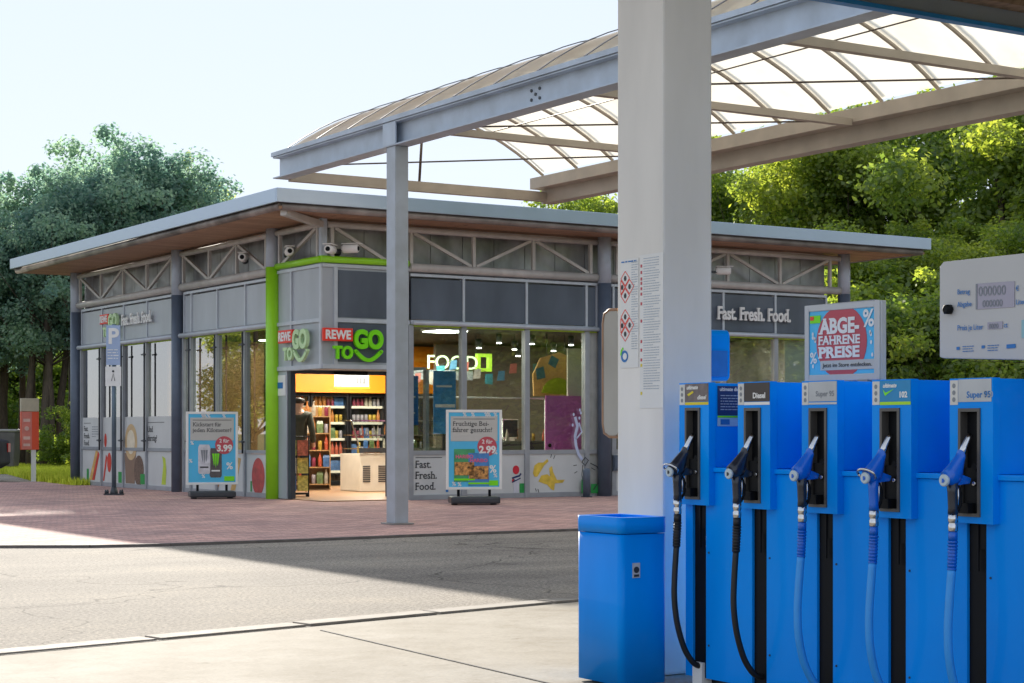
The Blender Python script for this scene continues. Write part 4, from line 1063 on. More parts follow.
text('2.99', .15, FR((.205, -.012, .80), (1, 0, 0), (0, -1, 0)), 'price_letters', WHITE, po, off=.01, bold=.04)
for cx, z0, c_, w_ in ((-.16, .36, (.06, .33, .13), 'HARIBO'), (.06, .30, (.06, .22, .52), 'HARIBO')):
    m = MB(); m.rect(F_, cx - .15, z0, cx + .17, z0 + .50, off=.005 + (.003 if cx > 0 else 0)); c = m.build('bag_picture', mat('bag_%d' % int(cx * 100), c_, .4, 0, .25, 8), po)
    m = MB(); m.rect(F_, cx - .14, z0 + .10, cx + .16, z0 + .30, off=.011); m.build('sweets_picture', mat('sweets_mix', (.45, .22, .06), .5, 0, .9, 22, detail=2), c)
    text(w_, .075, FR((cx + .01, -.012, z0 + .36), (1, 0, 0), (0, -1, 0)), 'bag_letters', mat('bag_pink', (.7, .12, .25), .5), c, off=.012, bold=.03)
    m = MB(); m.rect(F_, cx - .15, z0 + .02, cx + .17, z0 + .05, off=.011); m.build('bag_stripe', SGREEN, c)

# ------------------------------------------------------------------ parking sign
p = at_z(114, 495.5)
s = root('parking_sign', p, 'faded parking sign with lower plate on a galvanised pole', 'traffic sign', rz=R(-34), local=True)
m = MB(); m.tube([(0, 0, .05), (0, 0, 3.02)], .04, 14); m.build('pole', mat('pole_blue_grey', (.12, .17, .22), .4, .4), s)
m = MB(); m.box(-.16, .16, -.10, .10, .012, .035); m.build('base_plate', DGREY, s)
m = MB()
for a_, b_ in ((-.13, -.07), (.13, -.07), (-.13, .07), (.13, .07)): m.lathe((a_, b_, .035), [(.022, 0), (.022, .03), (.012, .07)], 8)
m.lathe((0, 0, .035), [(.07, 0), (.07, .02), (.045, .12)], 14); m.build('bolt', DGREY, s)
m = MB(); m.box(-.125, .125, -.055, -.048, 2.30, 3.0); pn = m.build('sign_plate', mat('sign_faded_blue', (.34, .45, .66), .4, 0, .1, 4), s)
F_ = LOCALF(0, -.055, 0)
text('P', .38, FR((0, -.055, 2.68), (1, 0, 0), (0, -1, 0)), 'sign_letter', WHITE, pn, bold=.03); textlines(F_, -.10, 2.56, .20, 4, .05, 'small_print', WHITE, pn)
m = MB(); m.box(-.14, .14, -.055, -.048, 1.93, 2.27); pn = m.build('lower_plate', WHITE, s); m = MB(); m.stroke(F_, [(-.03, 2.02), (0, 2.15), (.03, 2.02)], .012); m.disc(F_, 0, 2.19, .02); m.build('sign_symbol', TXT, pn)

# red info sign at left
p = at_z(33.5, 481.5)
s = root('information_sign', p, 'red information board with cream top on a white post by the grass', 'sign', rz=R(-5), local=True)
m = MB(); m.box(-.05, .05, -.03, .03, 0, .8); m.build('post', WHITE, s)
m = MB(); m.box(-.29, .11, -.06, .06, .72, 1.58); pn = m.build('board', TERRAC, s, bevel=.006)
m = MB(); m.box(-.29, .11, -.065, .065, 1.585, 1.88); m.build('top_board', mat('cream_faded', (.52, .46, .33), .5), s, bevel=.006)
m = MB(); F_ = LOCALF(0, -.06, 0); m.rect(F_, -.28, .73, -.05, 1.57, off=.001); m.build('board_film', mat('pale_red', (.70, .22, .17), .5), pn)
m = EACH('board_print', mat('print_pale', (.75, .5, .42), .5), pn); m.rect(F_, -.24, 1.35, -.09, 1.42, off=.005); m.disc(F_, -.165, 1.2, .05, off=.005); m.rect(F_, -.24, .95, -.09, 1.02, off=.005); m.rect(F_, -.24, .80, -.09, .86, off=.005)

# wheelie container
p = at_z(6, 472)
s = root('waste_container', p, 'grey waste container with domed lid beside the red sign', 'waste container', rz=R(-28), local=True)
m = MB(); m.add([(-.75, -.4, .16), (.28, -.4, .16), (.28, .4, .16), (-.75, .4, .16), (-.80, -.5, 1.12), (.35, -.5, 1.12), (.35, .5, 1.12), (-.80, .5, 1.12)], [(0, 3, 2, 1), (4, 5, 6, 7), (0, 1, 5, 4), (1, 2, 6, 5), (2, 3, 7, 6), (3, 0, 4, 7)]); m.build('body', mat('container_grey', (.13, .12, .12), .6, 0, .2, 4), s, bevel=.03)
m = MB(); m.box(-.84, .39, -.54, .54, 1.13, 1.20); m.build('lid', mat('container_lid', (.34, .33, .32), .5), s, bevel=.03)
for xx, yy in ((-.65, -.32), (.2, -.32), (-.65, .32), (.2, .32)):
    m = MB(); m.lathe((xx, yy - .03, .085), [(.083, 0), (.083, .06)], 14, 'y'); m.build('wheel', RUBBER, s)
m = MB(); m.rect(LOCALF(0, -.452, 0), .02, .60, .10, .72); m.build('sticker', WHITE, s)

# parked car mostly outside the frame on the left
p = at_z(3.0, 481.5)
s = root('parked_car', p, 'dark car cut off by the left edge of the picture', 'car', local=True, rz=YAW * -1 + R(4))
m = MB()
prof = [(-4.3, .35), (-4.25, .75), (-3.3, .88), (-2.6, 1.36), (-1.1, 1.42), (-.35, 1.0), (-.03, .92), (0, .40), (-.2, .28), (-4.1, .28)]
yo = lambda z: .84 if z < .95 else .64
m.add([(a, -yo(z), z) for a, z in prof] + [(a, yo(z), z) for a, z in prof], [tuple(reversed(range(10))), tuple(range(10, 20))] + [(i, (i + 1) % 10, 10 + (i + 1) % 10, 10 + i) for i in range(10)])
cb_ = m.build('body', mat('car_dark', (.02, .02, .03), .6, .0, .1, 3, spec=.1), s, bevel=.04)
m = MB()
for sgn in (-1, 1): m.add([(-3.05, sgn * .79, .98), (-.55, sgn * .79, .98), (-1.15, sgn * .68, 1.33), (-2.55, sgn * .68, 1.33)], [(0, 1, 2, 3)])
m.build('side_window', BLACK, cb_)
for xx in (-3.5, -.75):
    for yy in (-.82, .62):
        m = MB(); m.lathe((xx, yy, .31), [(.31, 0), (.31, .2)], 20, 'y'); w_ = m.build('wheel', RUBBER, s); m = MB(); m.lathe((xx, yy - .004, .31), [(.2, 0), (.2, .208)], 16, 'y'); m.build('rim', CHROME, w_)
m = EACH('tail_light', mat('tail_red', (.5, .01, .01), .3), cb_)
for yy in (-.8, .55): m.box(-.06, .006, yy, yy + .25, .66, .86)

# bollard by the column
p = at_z(586.5, 497.6)
s = root('bollard', p, 'short dark bollard standing in front of the bottle picture', 'bollard', local=True)
m = MB(); m.lathe((0, 0, .008), [(.065, 0), (.065, .46), (.055, .485), (.03, .49)], 16); m.build('post', DARKCOL, s); m = MB(); m.lathe((0, 0, .008), [(.10, 0), (.10, .015)], 16); m.build('base_plate', DGREY, s)
# small box on wall by column
p = at_y(614, 462, Y0 - .02)
m = MB(); m.box(p.x - .05, p.x + .15, Y0 - .08, Y0 - .04, p.z - .15, p.z + .12); m.box(p.x - .03, p.x + .13, Y0 - .095, Y0 - .08, p.z - .12, p.z + .09)
tag(m.build('wall_box', DARKCOL, origin=(p.x, Y0, p.z)), 'small dark box on the wall between dark column and white pillar', 'box')

# ------------------------------------------------------------------ WALKWAY CANOPY
CXA, CXB, CYE, CYN = 10.49, 14.82, 22.6, 9.9
cano = root('walkway_canopy', (CXA, 19.28, 0), 'barrel vaulted translucent canopy on grey steel beams between pumps and shop', 'canopy')
def ibeam(m, xc, y0, y1, z0, z1, w, t=.016):
    m.box(xc - w / 2, xc + w / 2, y0, y1, z1 - t, z1); m.box(xc - w / 2, xc + w / 2, y0, y1, z0, z0 + t); m.box(xc - t / 2, xc + t / 2, y0, y1, z0 + t, z1 - t)
m = MB(); ibeam(m, CXA, CYN, CYE, 4.55, 4.84, .22); m.box(CXA - .13, CXA + .02, CYN, CYE + .02, 4.845, 4.90); nb = m.build('edge_beam', STEEL, cano)
m = MB()
for yy in (14.2, 16.2):
    for a_, b_ in ((-.08, .05), (.08, .05), (-.08, -.05), (.08, -.05), (0, 0)): m.lathe((CXA - .02, yy + a_, 4.70 + b_), [(.018, 0), (.018, .012)], 8, 'x')
m.build('bolt', DGREY, nb)
m = MB(); m.box(CXB - .10, CXB + .10, CYN, CYE, 4.50, 4.74); m.box(CXB - .30, CXB - .11, CYN, CYE, 4.70, 4.86)
FBM = mat('beam_warm_grey', (.42, .37, .31), .5, .1, .12, 3)
m.build('edge_beam', FBM, cano)
m = MB(); m.box(CXA + .10, CXB - .1, CYE - .14, CYE - .04, 4.52, 4.66); m.build('end_beam', FBM, cano)
m = MB(); m.box(CXA - .09, CXA + .09, 19.28 - .11, 19.28 + .11, .03, 4.548); po_ = m.build('post', mat('post_pale_steel', (.40, .44, .49), .45, .1, .08, 4, dirt=(.3, .28, .25, .2)), cano, bevel=.006)
m = MB(); m.box(CXA - .14, CXA + .14, 19.28 - .16, 19.28 + .16, .012, .03); m.build('foot_plate', STEELG, po_)
m = MB(); m.box(CXA - .10, CXA - .015, 19.28 - .02, 19.28 + .02, 4.568, 4.82); m.box(CXA - .115, CXA - .10, 19.28 - .16, 19.28 + .16, 4.56, 4.83); m.build('bracket', STEEL, po_)
for yy in (9.9, ):  # far end is carried by the pump canopy
    pass
RISE = .74; ZA = 4.90
def arc(yy, n=16, dz=0.0):
    return [(CXA + .02 + (CXB - .22 - CXA) * i / n, yy, ZA + dz + 4 * RISE * (i / n) * (1 - i / n)) for i in range(n + 1)]
ribs = []; yy = CYE - .2; k = 0
while yy > CYN:
    m = MB(); m.tube(arc(yy, 18, -.012), .022, 8); m.build('rib', FBM, cano); ribs.append(yy)
    m = MB(); a_ = arc(yy, 18, .055)
    for i in range(18): m.bar(a_[i], a_[i + 1], .03, .012)
    m.build('cover_strip', mat('strip_dark', (.13, .13, .14), .5), cano)
    yy -= .884
for a_, b_ in zip(ribs[:-1], ribs[1:]):
    A_, B_ = arc(a_, 16, .02), arc(b_, 16, .02); m = MB()
    vs = A_ + B_ + [(x, y, z + .012) for x, y, z in A_ + B_]; n_ = 17
    fs = [(i, i + 1, n_ + i + 1, n_ + i) for i in range(16)] + [(2 * n_ + i, 3 * n_ + i, 3 * n_ + i + 1, 2 * n_ + i + 1) for i in range(16)]
    m.add(vs, fs, True); m.build('roof_sheet', SHEET, cano)
for yy in (18.75, 15.75, 12.70):
    m = MB(); m.box(CXA + .10, CXB - .31, yy - .05, yy + .05, 4.66, 4.74); m.build('tie_beam', FBM, cano)
m = MB()
for a_, b_ in ((22.4, 18.75), (18.75, 15.75), (15.75, 12.7)):
    m.tube([(CXA + .12, a_, 4.72), (CXB - .32, b_, 4.72)], .011, 6)
for f_ in (.25, .5, .75):
    zz = ZA + 4 * RISE * f_ * (1 - f_) - .05
    m.tube([(CXA + (CXB - .2 - CXA) * f_, CYN, zz), (CXA + (CXB - .2 - CXA) * f_, CYE - .25, zz)], .009, 6)
m.tube([(12.6, CYE - .09, 4.66), (12.6, CYE - .2, ZA + RISE - .05)], .02, 8)
m.build('tie_rod', mat('rod_brown', (.10, .075, .06), .5, .3), cano)

# ------------------------------------------------------------------ PUMP CANOPY (over the camera side) and its pillar
pc = root('pump_canopy', (5.14, 6.84, 0), 'large flat forecourt canopy with blue lower edge, mostly above the picture', 'canopy')
CE, CZB = 10.17, 4.30
m = MB(); x = 3.4
prof = []
m.box(3.4, 11.9, 3.2, CE - .06, CZB + .16, CZB + .20)
sheetp = m.build('deck', CORR, pc)
m = MB(); y = 3.25
while y < CE - .25:
    m.add([(3.42, y, CZB + .158), (11.88, y, CZB + .158), (11.88, y + .04, CZB + .10), (3.42, y + .04, CZB + .10), (11.88, y + .13, CZB + .10), (3.42, y + .13, CZB + .10), (11.88, y + .17, CZB + .158), (3.42, y + .17, CZB + .158)], [(0, 1, 2, 3), (3, 2, 4, 5), (5, 4, 6, 7)])
    y += .24
m.build('corrugation', CORR, sheetp)
m = MB(); f_ = EACH('fascia', FASCIA, pc); f_.box(3.3, 12.0, CE - .05, CE, CZB + .035, CZB + .75); f_.box(3.25, 3.3, 3.1, CE, CZB + .035, CZB + .75); f_.box(12.0, 12.05, 3.1, CE, CZB + .035, CZB + .75); f_.box(3.3, 12.0, 3.1, 3.15, CZB + .035, CZB + .75)
f_ = EACH('blue_edge', mat('edge_blue', (.02, .22, .55), .35), pc); f_.box(3.3, 12.0, CE - .07, CE + .012, CZB, CZB + .034); f_.box(3.2, 3.298, 3.1, CE + .012, CZB, CZB + .034)
pil = root('pillar', (5.14, 6.84, 0), 'big square white concrete pillar carrying the forecourt canopy', 'pillar')
m = MB(); m.box(5.0, 5.284, 6.66, 7.02, .008, CZB + .155); shaft = m.build('shaft', PILLAR, pil, bevel=.012)

# hazard notice on the pillar (customer side, x = 5.0)
s = root('hazard_notice', (4.998, 6.84, 1.1), 'tall white notice with red diamond hazard symbols stuck on the pillar', 'notice')
F_ = FR((4.999, 7.0, 0), (0, -1, 0), (-1, 0, 0))
ya = .012; yb_ = .35
z0_, z1_ = 1.23, 1.93
m = MB(); m.rect(F_, .012, 1.42, .155, z1_, 0.001, .001); m.rect(F_, .165, 1.23, .345, z1_ + .01, .001, .001); sh = m.build('sheet', mat('notice_white', (.74, .74, .73), .35, 0, .03, 5), s)
for cz in (1.80, 1.57 + .05):
    for a_, b_ in ((.05, .045), (.05, -.045), (.005 + .01, 0), (.085, 0)):
        cx, cy = a_ , cz + b_ * .9
        m = MB(); q = .034
        P_ = [(cx + .0, cy + q), (cx + q, cy), (cx, cy - q), (cx - q, cy)]
        for i in range(4):
            a1, a2 = P_[i], P_[(i + 1) % 4]; m.stroke(F_, [(max(.013, a1[0]), a1[1]), (max(.013, a2[0]), a2[1])], .0035, off=.003, th=.0006)
        m.build('hazard_diamond', RED, sh); m = MB(); m.disc(F_, max(cx, .026), cy, .010, .013, off=.003, th=.0006, n=8); m.build('hazard_symbol', TXT, sh)
m = MB(); m.disc(F_, .045, 1.475, .028, off=.003, th=.0006); em = m.build('blue_emblem', SKYB, sh); m = MB(); m.disc(F_, .050, 1.475, .016, off=.0045, th=.0006); m.build('emblem_centre', WHITE, em); m = MB(); m.stroke(F_, [(.018, 1.48), (.02, 1.50), (.035, 1.515)], .009, off=.0045, th=.0006); m.build('emblem_leaf', SGREEN, em)
PG = mat('print_pale_blue', (.42, .48, .55), .5)
textlines(F_, .10, 1.91, .05, 36, .0115, 'small_print', PG, sh, off=.0025, seed=5)
textlines(F_, .195, 1.92, .13, 52, .0118, 'small_print', PG, sh, off=.0025, seed=8)
textlines(F_, .02, 1.915, .13, 1, .02, 'small_print', SKYB, sh, off=.0026, seed=9)
m = MB()
for zz in (1.89, 1.86, 1.83, 1.81, 1.785, 1.76, 1.715, 1.635, 1.54, 1.50, 1.455): m.rect(F_, .172, zz - .008, .184, zz + .006, off=.0028, th=.0006)
m.build('warning_icon', MATS['disc_red'], sh); m = MB()
for zz in (1.30, 1.43): m.rect(F_, .172, zz - .008, .184, zz + .006, off=.0028, th=.0006)
m.build('warning_icon', YELLOW, sh)

# beige rounded box on far side of the pillar
def rounded(x0, x1, z0, z1, r, y0, y1, n=6):
    pts = []
    for cx, cz, a in ((x1 - r, z0 + r, -PI / 2), (x1 - r, z1 - r, 0), (x0 + r, z1 - r, PI / 2), (x0 + r, z0 + r, PI)):
        for i in range(n + 1): pts.append((cx + r * math.cos(a + PI / 2 * i / n), cz + r * math.sin(a + PI / 2 * i / n)))
    m = MB(); k = len(pts)
    m.add([(x, y0, z) for x, z in pts] + [(x, y1, z) for x, z in pts], [tuple(range(k)), tuple(reversed(range(k, 2 * k)))] + [(i, k + i, k + (i + 1) % k, (i + 1) % k) for i in range(k)])
    return m
def rounded_x(y0, y1, z0, z1, r, x0, x1):
    m = rounded(y0, y1, z0, z1, r, x0, x1); m.v = [(b_, a, c) for a, b_, c in m.v]; return m
s = root('towel_dispenser', (5.1, 7.1, 1.4), 'rounded beige box with brown rim on the left side of the pillar', 'dispenser')
rounded_x(7.022, 7.150, 1.10, 1.70, .04, 5.01, 5.20).build('housing', BEIGE, s)
m = MB(); rp = [(5.012, 7.03, 1.70), (5.012, 7.10, 1.702), (5.012, 7.14, 1.685), (5.012, 7.152, 1.64), (5.012, 7.152, 1.16), (5.012, 7.14, 1.115), (5.012, 7.10, 1.097), (5.012, 7.03, 1.097)]
m.tube(rp, .007, 8); m.build('rim', COPPER, s)
s = root('service_box', (5.38, 6.8, 1.45), 'blue rounded box on the right hand back side of the pillar', 'box')
rounded_x(6.70, 6.96, 1.36, 1.60, .03, 5.288, 5.42).build('housing', BLUE, s); m = MB(); m.box(5.30, 5.40, 6.69, 6.698, 1.38, 1.5); m.build('flap', BLUEH, s)

# ------------------------------------------------------------------ BIN in front of the pillar
s = root('litter_bin', (4.72, 6.6, 0), 'tall blue litter bin with rounded corners in front of the pillar', 'bin')
def rbox(x0, x1, y0, y1, z0, z1, r, name, m_, parent, hole=None):
    m = MB(); pts = []
    for cx, cy, a in ((x1 - r, y0 + r, -PI / 2), (x1 - r, y1 - r, 0), (x0 + r, y1 - r, PI / 2), (x0 + r, y0 + r, PI)):
        for i in range(7): pts.append((cx + r * math.cos(a + PI / 2 * i / 6), cy + r * math.sin(a + PI / 2 * i / 6)))
    k = len(pts); m.add([(x, y, z0) for x, y in pts] + [(x, y, z1) for x, y in pts], [tuple(reversed(range(k)))] + [(i, (i + 1) % k, k + (i + 1) % k, k + i) for i in range(k)], False)
    for i in range(len(m.sm)): m.sm[i] = (i > 0)
    if not hole: m.f.append(tuple(range(k, 2 * k))); m.sm.append(False)
    else:
        hp = [(max(x0 + hole, min(x1 - hole, x)), max(y0 + hole, min(y1 - hole, y))) for x, y in pts]
        b0 = len(m.v); m.v += [(x, y, z1) for x, y in hp] + [(x, y, z1 - .12) for x, y in hp]
        for i in range(k):
            j = (i + 1) % k; m.f.append((k + i, k + j, b0 + j, b0 + i)); m.sm.append(False); m.f.append((b0 + i, b0 + j, b0 + k + j, b0 + k + i)); m.sm.append(False)
        m.f.append(tuple(range(b0 + k, b0 + 2 * k))); m.sm.append(False)
    return m.build(name, m_, parent)
bx0, bx1, by0, by1, bz = 4.59, 4.85, 6.42, 6.77, .748
bd = rbox(bx0 + .003, bx1 - .003, by0 + .003, by1 - .003, .02, bz - .074, .03, 'body', BLUE, s)
rbox(bx0, bx1, by0, by1, bz - .07, bz, .034, 'rim', BLUE, s, hole=.035)
m = MB(); m.rect(FR((bx0, by0 + .003, 0), (1, 0, 0), (0, -1, 0)), .065, .485, .105, .55, off=.001); st_ = m.build('sticker', mat('sticker_grey', (.5, .52, .55), .4), bd)
m = MB(); m.disc(FR((bx0, by0 + .003, 0), (1, 0, 0), (0, -1, 0)), .085, .52, .014, off=.0035); m.rect(FR((bx0, by0 + .003, 0), (1, 0, 0), (0, -1, 0)), .072, .49, .098, .50, off=.0035); m.build('sticker_print', TXT, st_)

# ------------------------------------------------------------------ FUEL DISPENSER
PXF = 4.857
disp = root('fuel_dispenser', (5.1, 5.2, 0), 'long bright blue fuel dispenser with five nozzle towers and a display head', 'fuel pump')
PIT, TW = .402, .208
YFAR = 6.352
NT = 5
yend = 3.55
# lower cabinet front panels between hose channels
LXF = PXF + .034
m = MB(); m.box(LXF + .07, 5.42, yend, YFAR - .01, .05, .945); m.build('core', BLUE, disp)
chan = [YFAR - i * PIT - .098 for i in range(NT)]
edges = [YFAR]
for c in chan: edges += [c + .046, c - .046]
edges.append(yend)
for i in range(0, len(edges), 2):
    a, b_ = edges[i], edges[i + 1]
    m = MB(); m.box(LXF, LXF + .066, b_, a, .055, .947); m.build('front_panel', BLUE, disp, bevel=.003)
m = MB(); m.box(LXF - .012, 5.43, yend, YFAR + .004, .948, .968); m.build('top_ledge', BLUE, disp, bevel=.004)
m = MB(); m.box(PXF + .1, 5.40, yend, YFAR - .03, .009, .05); m.build('plinth', DGREY, disp)
SCREW = mat('screw_dark', (.03, .05, .09), .4, .4)
for zz in (.20, .60, .88):
    for a in edges[2:-1:2]:
        m = MB(); m.lathe((LXF - .003, a - .022, zz), [(.0045, 0), (.0045, .005)], 8, 'x'); m.build('screw', SCREW, disp)
labels = []
for i in range(NT):
    yf = YFAR - i * PIT; yn = yf - TW; cy = chan[i]; zt = 1.333 - i * .005; zb = .805 - i * .003
    # tower
    m = MB(); m.box(PXF + .038, 5.37, yn + .004, yf - .004, .969, zt - .003); tw = m.build('nozzle_tower', BLUE, disp, bevel=.003)
    sl0, sl1, sz0, sz1 = cy + .048, cy - .048, zb + .028, zt - .112
    m = MB()   # front plate with opening
    m.box(PXF, PXF + .036, sl0, yf, zb, zt); m.box(PXF, PXF + .036, yn, sl1, zb, zt); m.box(PXF, PXF + .036, sl1, sl0, sz1, zt); m.box(PXF, PXF + .036, sl1, sl0, zb, sz0)
    m.build('front_plate', BLUE, tw)
    m = MB(); fw = .008
    for a in ((sl0 - fw, sl0 + .004, sz0 - .004, sz1 + .004), (sl1 - .004, sl1 + fw, sz0 - .004, sz1 + .004)): m.box(PXF - .006, PXF + .03, a[0], a[1], a[2], a[3])
    m.box(PXF - .006, PXF + .03, sl1 + fw, sl0 - fw, sz1 - fw, sz1 + .004); m.box(PXF - .006, PXF + .03, sl1 + fw, sl0 - fw, sz0 - .004, sz0 + fw)
    m.build('slot_frame', mat('slot_frame_grey', (.10, .095, .09), .4, .2), tw)
    m = MB(); m.box(PXF + .03, PXF + .0375, sl1, sl0, sz0, sz1); m.build('slot_back', BLACK, tw)
    m = MB(); m.box(PXF + .008, PXF + .028, sl1 + .01, sl0 - .012, sz0 + .01, sz0 + .17); m.lathe((PXF - .006, cy - .028, sz0 + .115), [(.010, 0), (.010, .02)], 10, 'x'); m.lathe((PXF - .006, cy - .026, sz0 + .175), [(.013, 0), (.013, .02)], 10, 'x')
    m.box(PXF - .028, PXF + .01, sl1 + .03, sl0 - .014, sz0 + .008, sz0 + .045); m.build('nozzle_rest', BLACK, tw)
    m = MB(); m.lathe((PXF - .012, cy - .028, sz0 + .115), [(.007, 0), (.009, .006)], 10, 'x'); m.build('lock_button', CHROME, tw)
    # channel
    m = MB(); m.box(LXF + .013, LXF + .066, cy - .0455, cy + .0455, .055, .947); m.build('hose_channel', BLACK, disp)
    m = MB(); m.box(LXF + .002, LXF + .012, cy - .044, cy + .005, .70, .80); m.box(LXF - .003, LXF + .003, cy - .012, cy - .006, .62, .80); m.build('hose_guide', BLACK, disp)
    # label
    FL = FR((PXF - .001, yf, 0), (0, -1, 0), (-1, 0, 0))
    m = MB(); m.rect(FL, .004, zt - .095, .042, zt - .006, 0, .001); ic = m.build('icon_strip', mat('label_white', (.62, .62, .6), .4), tw)
    m = MB()
    for kz in (.02, .045, .07): m.disc(FL, .023, zt - .006 - kz, .008, .009, off=.0015, th=.0006, n=8)
    m.build('icon_print', TXG, ic)
    lm = [mat('label_taupe', (.16, .13, .13), .4, 0, .25, 30), mat('label_brown', (.045, .035, .03), .4), mat('label_silver', (.48, .50, .52), .4), mat('label_azure', (.01, .24, .52), .4), mat('label_silver', (.48, .50, .52), .4)][i]
    m = MB(); m.rect(FL, .044, zt - .082 if i != 4 else zt - .085, TW - (.002 if i != 4 else .006), zt - .004, 0, .001); lb = m.build('product_label', lm, tw)
    def tl(tx, size, x, z, mm_, bold=.0, fit=None, al='LEFT', shear=0):
        text(tx, size, FR((PXF - .001, yf - x, z), (0, -1, 0), (-1, 0, 0)), 'label_letters', mm_, lb, ex=.0006, off=.0015, align=al, bold=bold, fit=fit, shear=shear)
    if i == 0:
        m = MB(); m.rect(FL, .044, zt - .096, TW - .002, zt - .084, 0, .001); m.build('yellow_strip', YELLOW, lb)
        tl('ultimate', .024, .055, zt - .028, WHITE, .03, shear=.3); tl('diesel', .026, .130, zt - .072, WHITE, .03, shear=.3); m = MB(); m.art(FL, [(.06, zt - .05), (.10, zt - .035), (.105, zt - .042), (.07, zt - .058)], .0015, .0006); m.build('yellow_tick', YELLOW, lb)
    if i == 1:
        tl('Diesel', .032, .10, zt - .068, WHITE, .03); m = MB(); m.rect(FL, .044, zt - .096, TW - .002, zt - .084, 0, .001); m.build('white_strip', WHITE, lb)
    if i == 2: tl('Super 95', .030, .085, zt - .062, TXG, .02); m = MB(); m.rect(FL, .044, zt - .094, TW - .002, zt - .086, 0, .001); m.build('white_strip', MATS['label_white'], lb)
    if i == 3:
        tl('ultimate', .022, .060, zt - .030, WHITE, .03, shear=.3); tl('102', .030, .145, zt - .068, WHITE, .04); m = MB(); m.rect(FL, .044, zt - .096, TW - .002, zt - .084, 0, .001); m.build('lime_strip', LIME, lb)
        m = MB(); m.art(FL, [(.06, zt - .036), (.075, zt - .050), (.12, zt - .036), (.072, zt - .062)], .0015, .0006); m.build('green_tick', SGREEN, lb)
    if i == 4: tl('Super 95', .032, .085, zt - .070, SKYB, .02); tl('E10', .032, .205 - .042, zt - .070, PG, .0)
# info sticker between first towers, on the side of tower one
yn = YFAR - TW
FS = FR((PXF + .028, yn + .002, 0), (1, 0, 0), (0, -1, 0))
tw0 = [o for o in disp.children if o.name.startswith('nozzle_tower')][0]
m = MB(); m.rect(FS, .02, 1.192, .235, 1.318, .001, .001); ns = m.build('info_sticker', NAVY, tw0); textlines(FS, .035, 1.275, .18, 6, .012, 'small_print', PG, ns, off=.003)
text('ultimate diesel', .022, FR((PXF + .058, yn + .002, 1.297), (1, 0, 0), (0, -1, 0)), 'label_letters', WHITE, ns, ex=.0006, off=.003, align='LEFT', bold=.02)
m = MB(); m.rect(FS, .02, 1.182, .235, 1.190, .001, .001); m.build('lime_strip', SGREEN, ns); m = MB(); m.rect(FS, .02, 1.145, .235, 1.181, .001, .001); ls = m.build('pale_strip', mat('pale_blue_label', (.35, .55, .68), .4), ns)
m = MB(); m.rect(FS, .035, 1.152, .085, 1.175, .0025, .0006); m.build('strip_mark', SKYB, ls)
m = MB(); m.box(LXF - .004, LXF + .05, YFAR - .075 - .046, YFAR - .075 + .02, .02, .12); m.build('channel_foot', WHITE, disp)
# display head
HX, HY0, HY1 = 5.03, 4.965, 3.75
hp = [(0, 1.404), (0.02, 1.398), (.55, 1.372), (1.2, 1.33), (1.215, 1.35), (1.215, 1.744), (1.195, 1.76), (.02, 1.762), (0, 1.745)]
m = MB(); k = len(hp); m.add([(HX, HY0 - a, z) for a, z in hp] + [(HX + .30, HY0 - a, z) for a, z in hp], [tuple(range(k)), tuple(reversed(range(k, 2 * k)))] + [(i, k + i, k + (i + 1) % k, (i + 1) % k) for i in range(k)])
hd = m.build('display_head', mat('head_pale_grey', (.50, .50, .50), .4, 0, .03, 3), disp, bevel=.004)
m = MB(); m.add([(HX + .01, HY0 - .03, 1.392), (HX + .28, HY0 - .03, 1.392), (HX + .28, HY0 - 1.18, 1.318), (HX + .01, HY0 - 1.18, 1.318)], [(0, 1, 2, 3)]); m.build('underside', mat('under_cream', (.55, .47, .22), .5), hd)
m = MB()
for yy in (4.05, 3.80): m.box(HX + .08, HX + .2, yy - .04, yy + .04, .97, 1.36)
m.build('head_post', BLUE, disp)
FH = FR((HX - .001, HY0, 0), (0, -1, 0), (-1, 0, 0))
P = lambda px, py: at_x(px, py, HX)
def hq(px, py):
    p_ = P(px, py); return HY0 - p_.y, p_.z
def hrect(mb, px0, py0, px1, py1, off, th=.001):
    a = hq(px0, py0); b_ = hq(px1, py0); c = hq(px1, py1 - .03 * (px1 - px0)); d = hq(px0, py1)
    b_ = hq(px1, py0 - .075 * (px1 - px0)); c = hq(px1, py1 - .065 * (px1 - px0)); mb.art(FH, [d, c, b_, a], off, th)
m = MB(); hrect(m, 976.5, 284, 1015, 309.5, .001); lcd = m.build('lcd_panel', mat('lcd_lilac', (.36, .34, .42), .25, 0, .03, 5), hd)
m = MB(); hrect(m, 976.5, 284, 978, 309.5, .0025); m.build('lcd_shadow_edge', TXG, lcd)
def htext(tx, px, py, hpx, fitpx=None, mm_=SKYB, bold=.005, al='LEFT', nm='head_letters', par=hd, off=.003, slope=-.06):
    p_ = P(px, py); sc = p_.y; d_ = (Vector((p_.x, p_.y, 0))).length
    size = hpx * (p_.x * SI + p_.y * CO) / FPX / .69
    e_ = P(px + 30, py + slope * 30); rv = (e_ - p_)
    text(tx, size, FR((HX - .001, p_.y, p_.z), rv, (-1, 0, 0)), nm, mm_, par, ex=.0006, off=off, align=al, bold=bold, fit=None, sx=.88)
htext('Betrag', 958, 294.5, 5); htext('Abgabe', 958, 307, 5); htext('€', 1016.5, 291, 5); htext('Liter', 1016.5, 304.5, 5, mm_=SKYB); htext('Preis je Liter', 958, 330.5, 5.2, slope=-.045); htext('ct', 1004.5, 327.5, 5)
htext('000000', 979, 296.2, 9.5, mm_=TXG, par=lcd); htext('000000', 983, 307.4, 7, mm_=TXG, par=lcd)
m = MB(); hrect(m, 988, 322.5, 1003, 329.5, .001); l2 = m.build('lcd_panel', MATS['lcd_lilac'], hd); htext('0000', 989.5, 328.8, 5, mm_=TXG, par=l2)
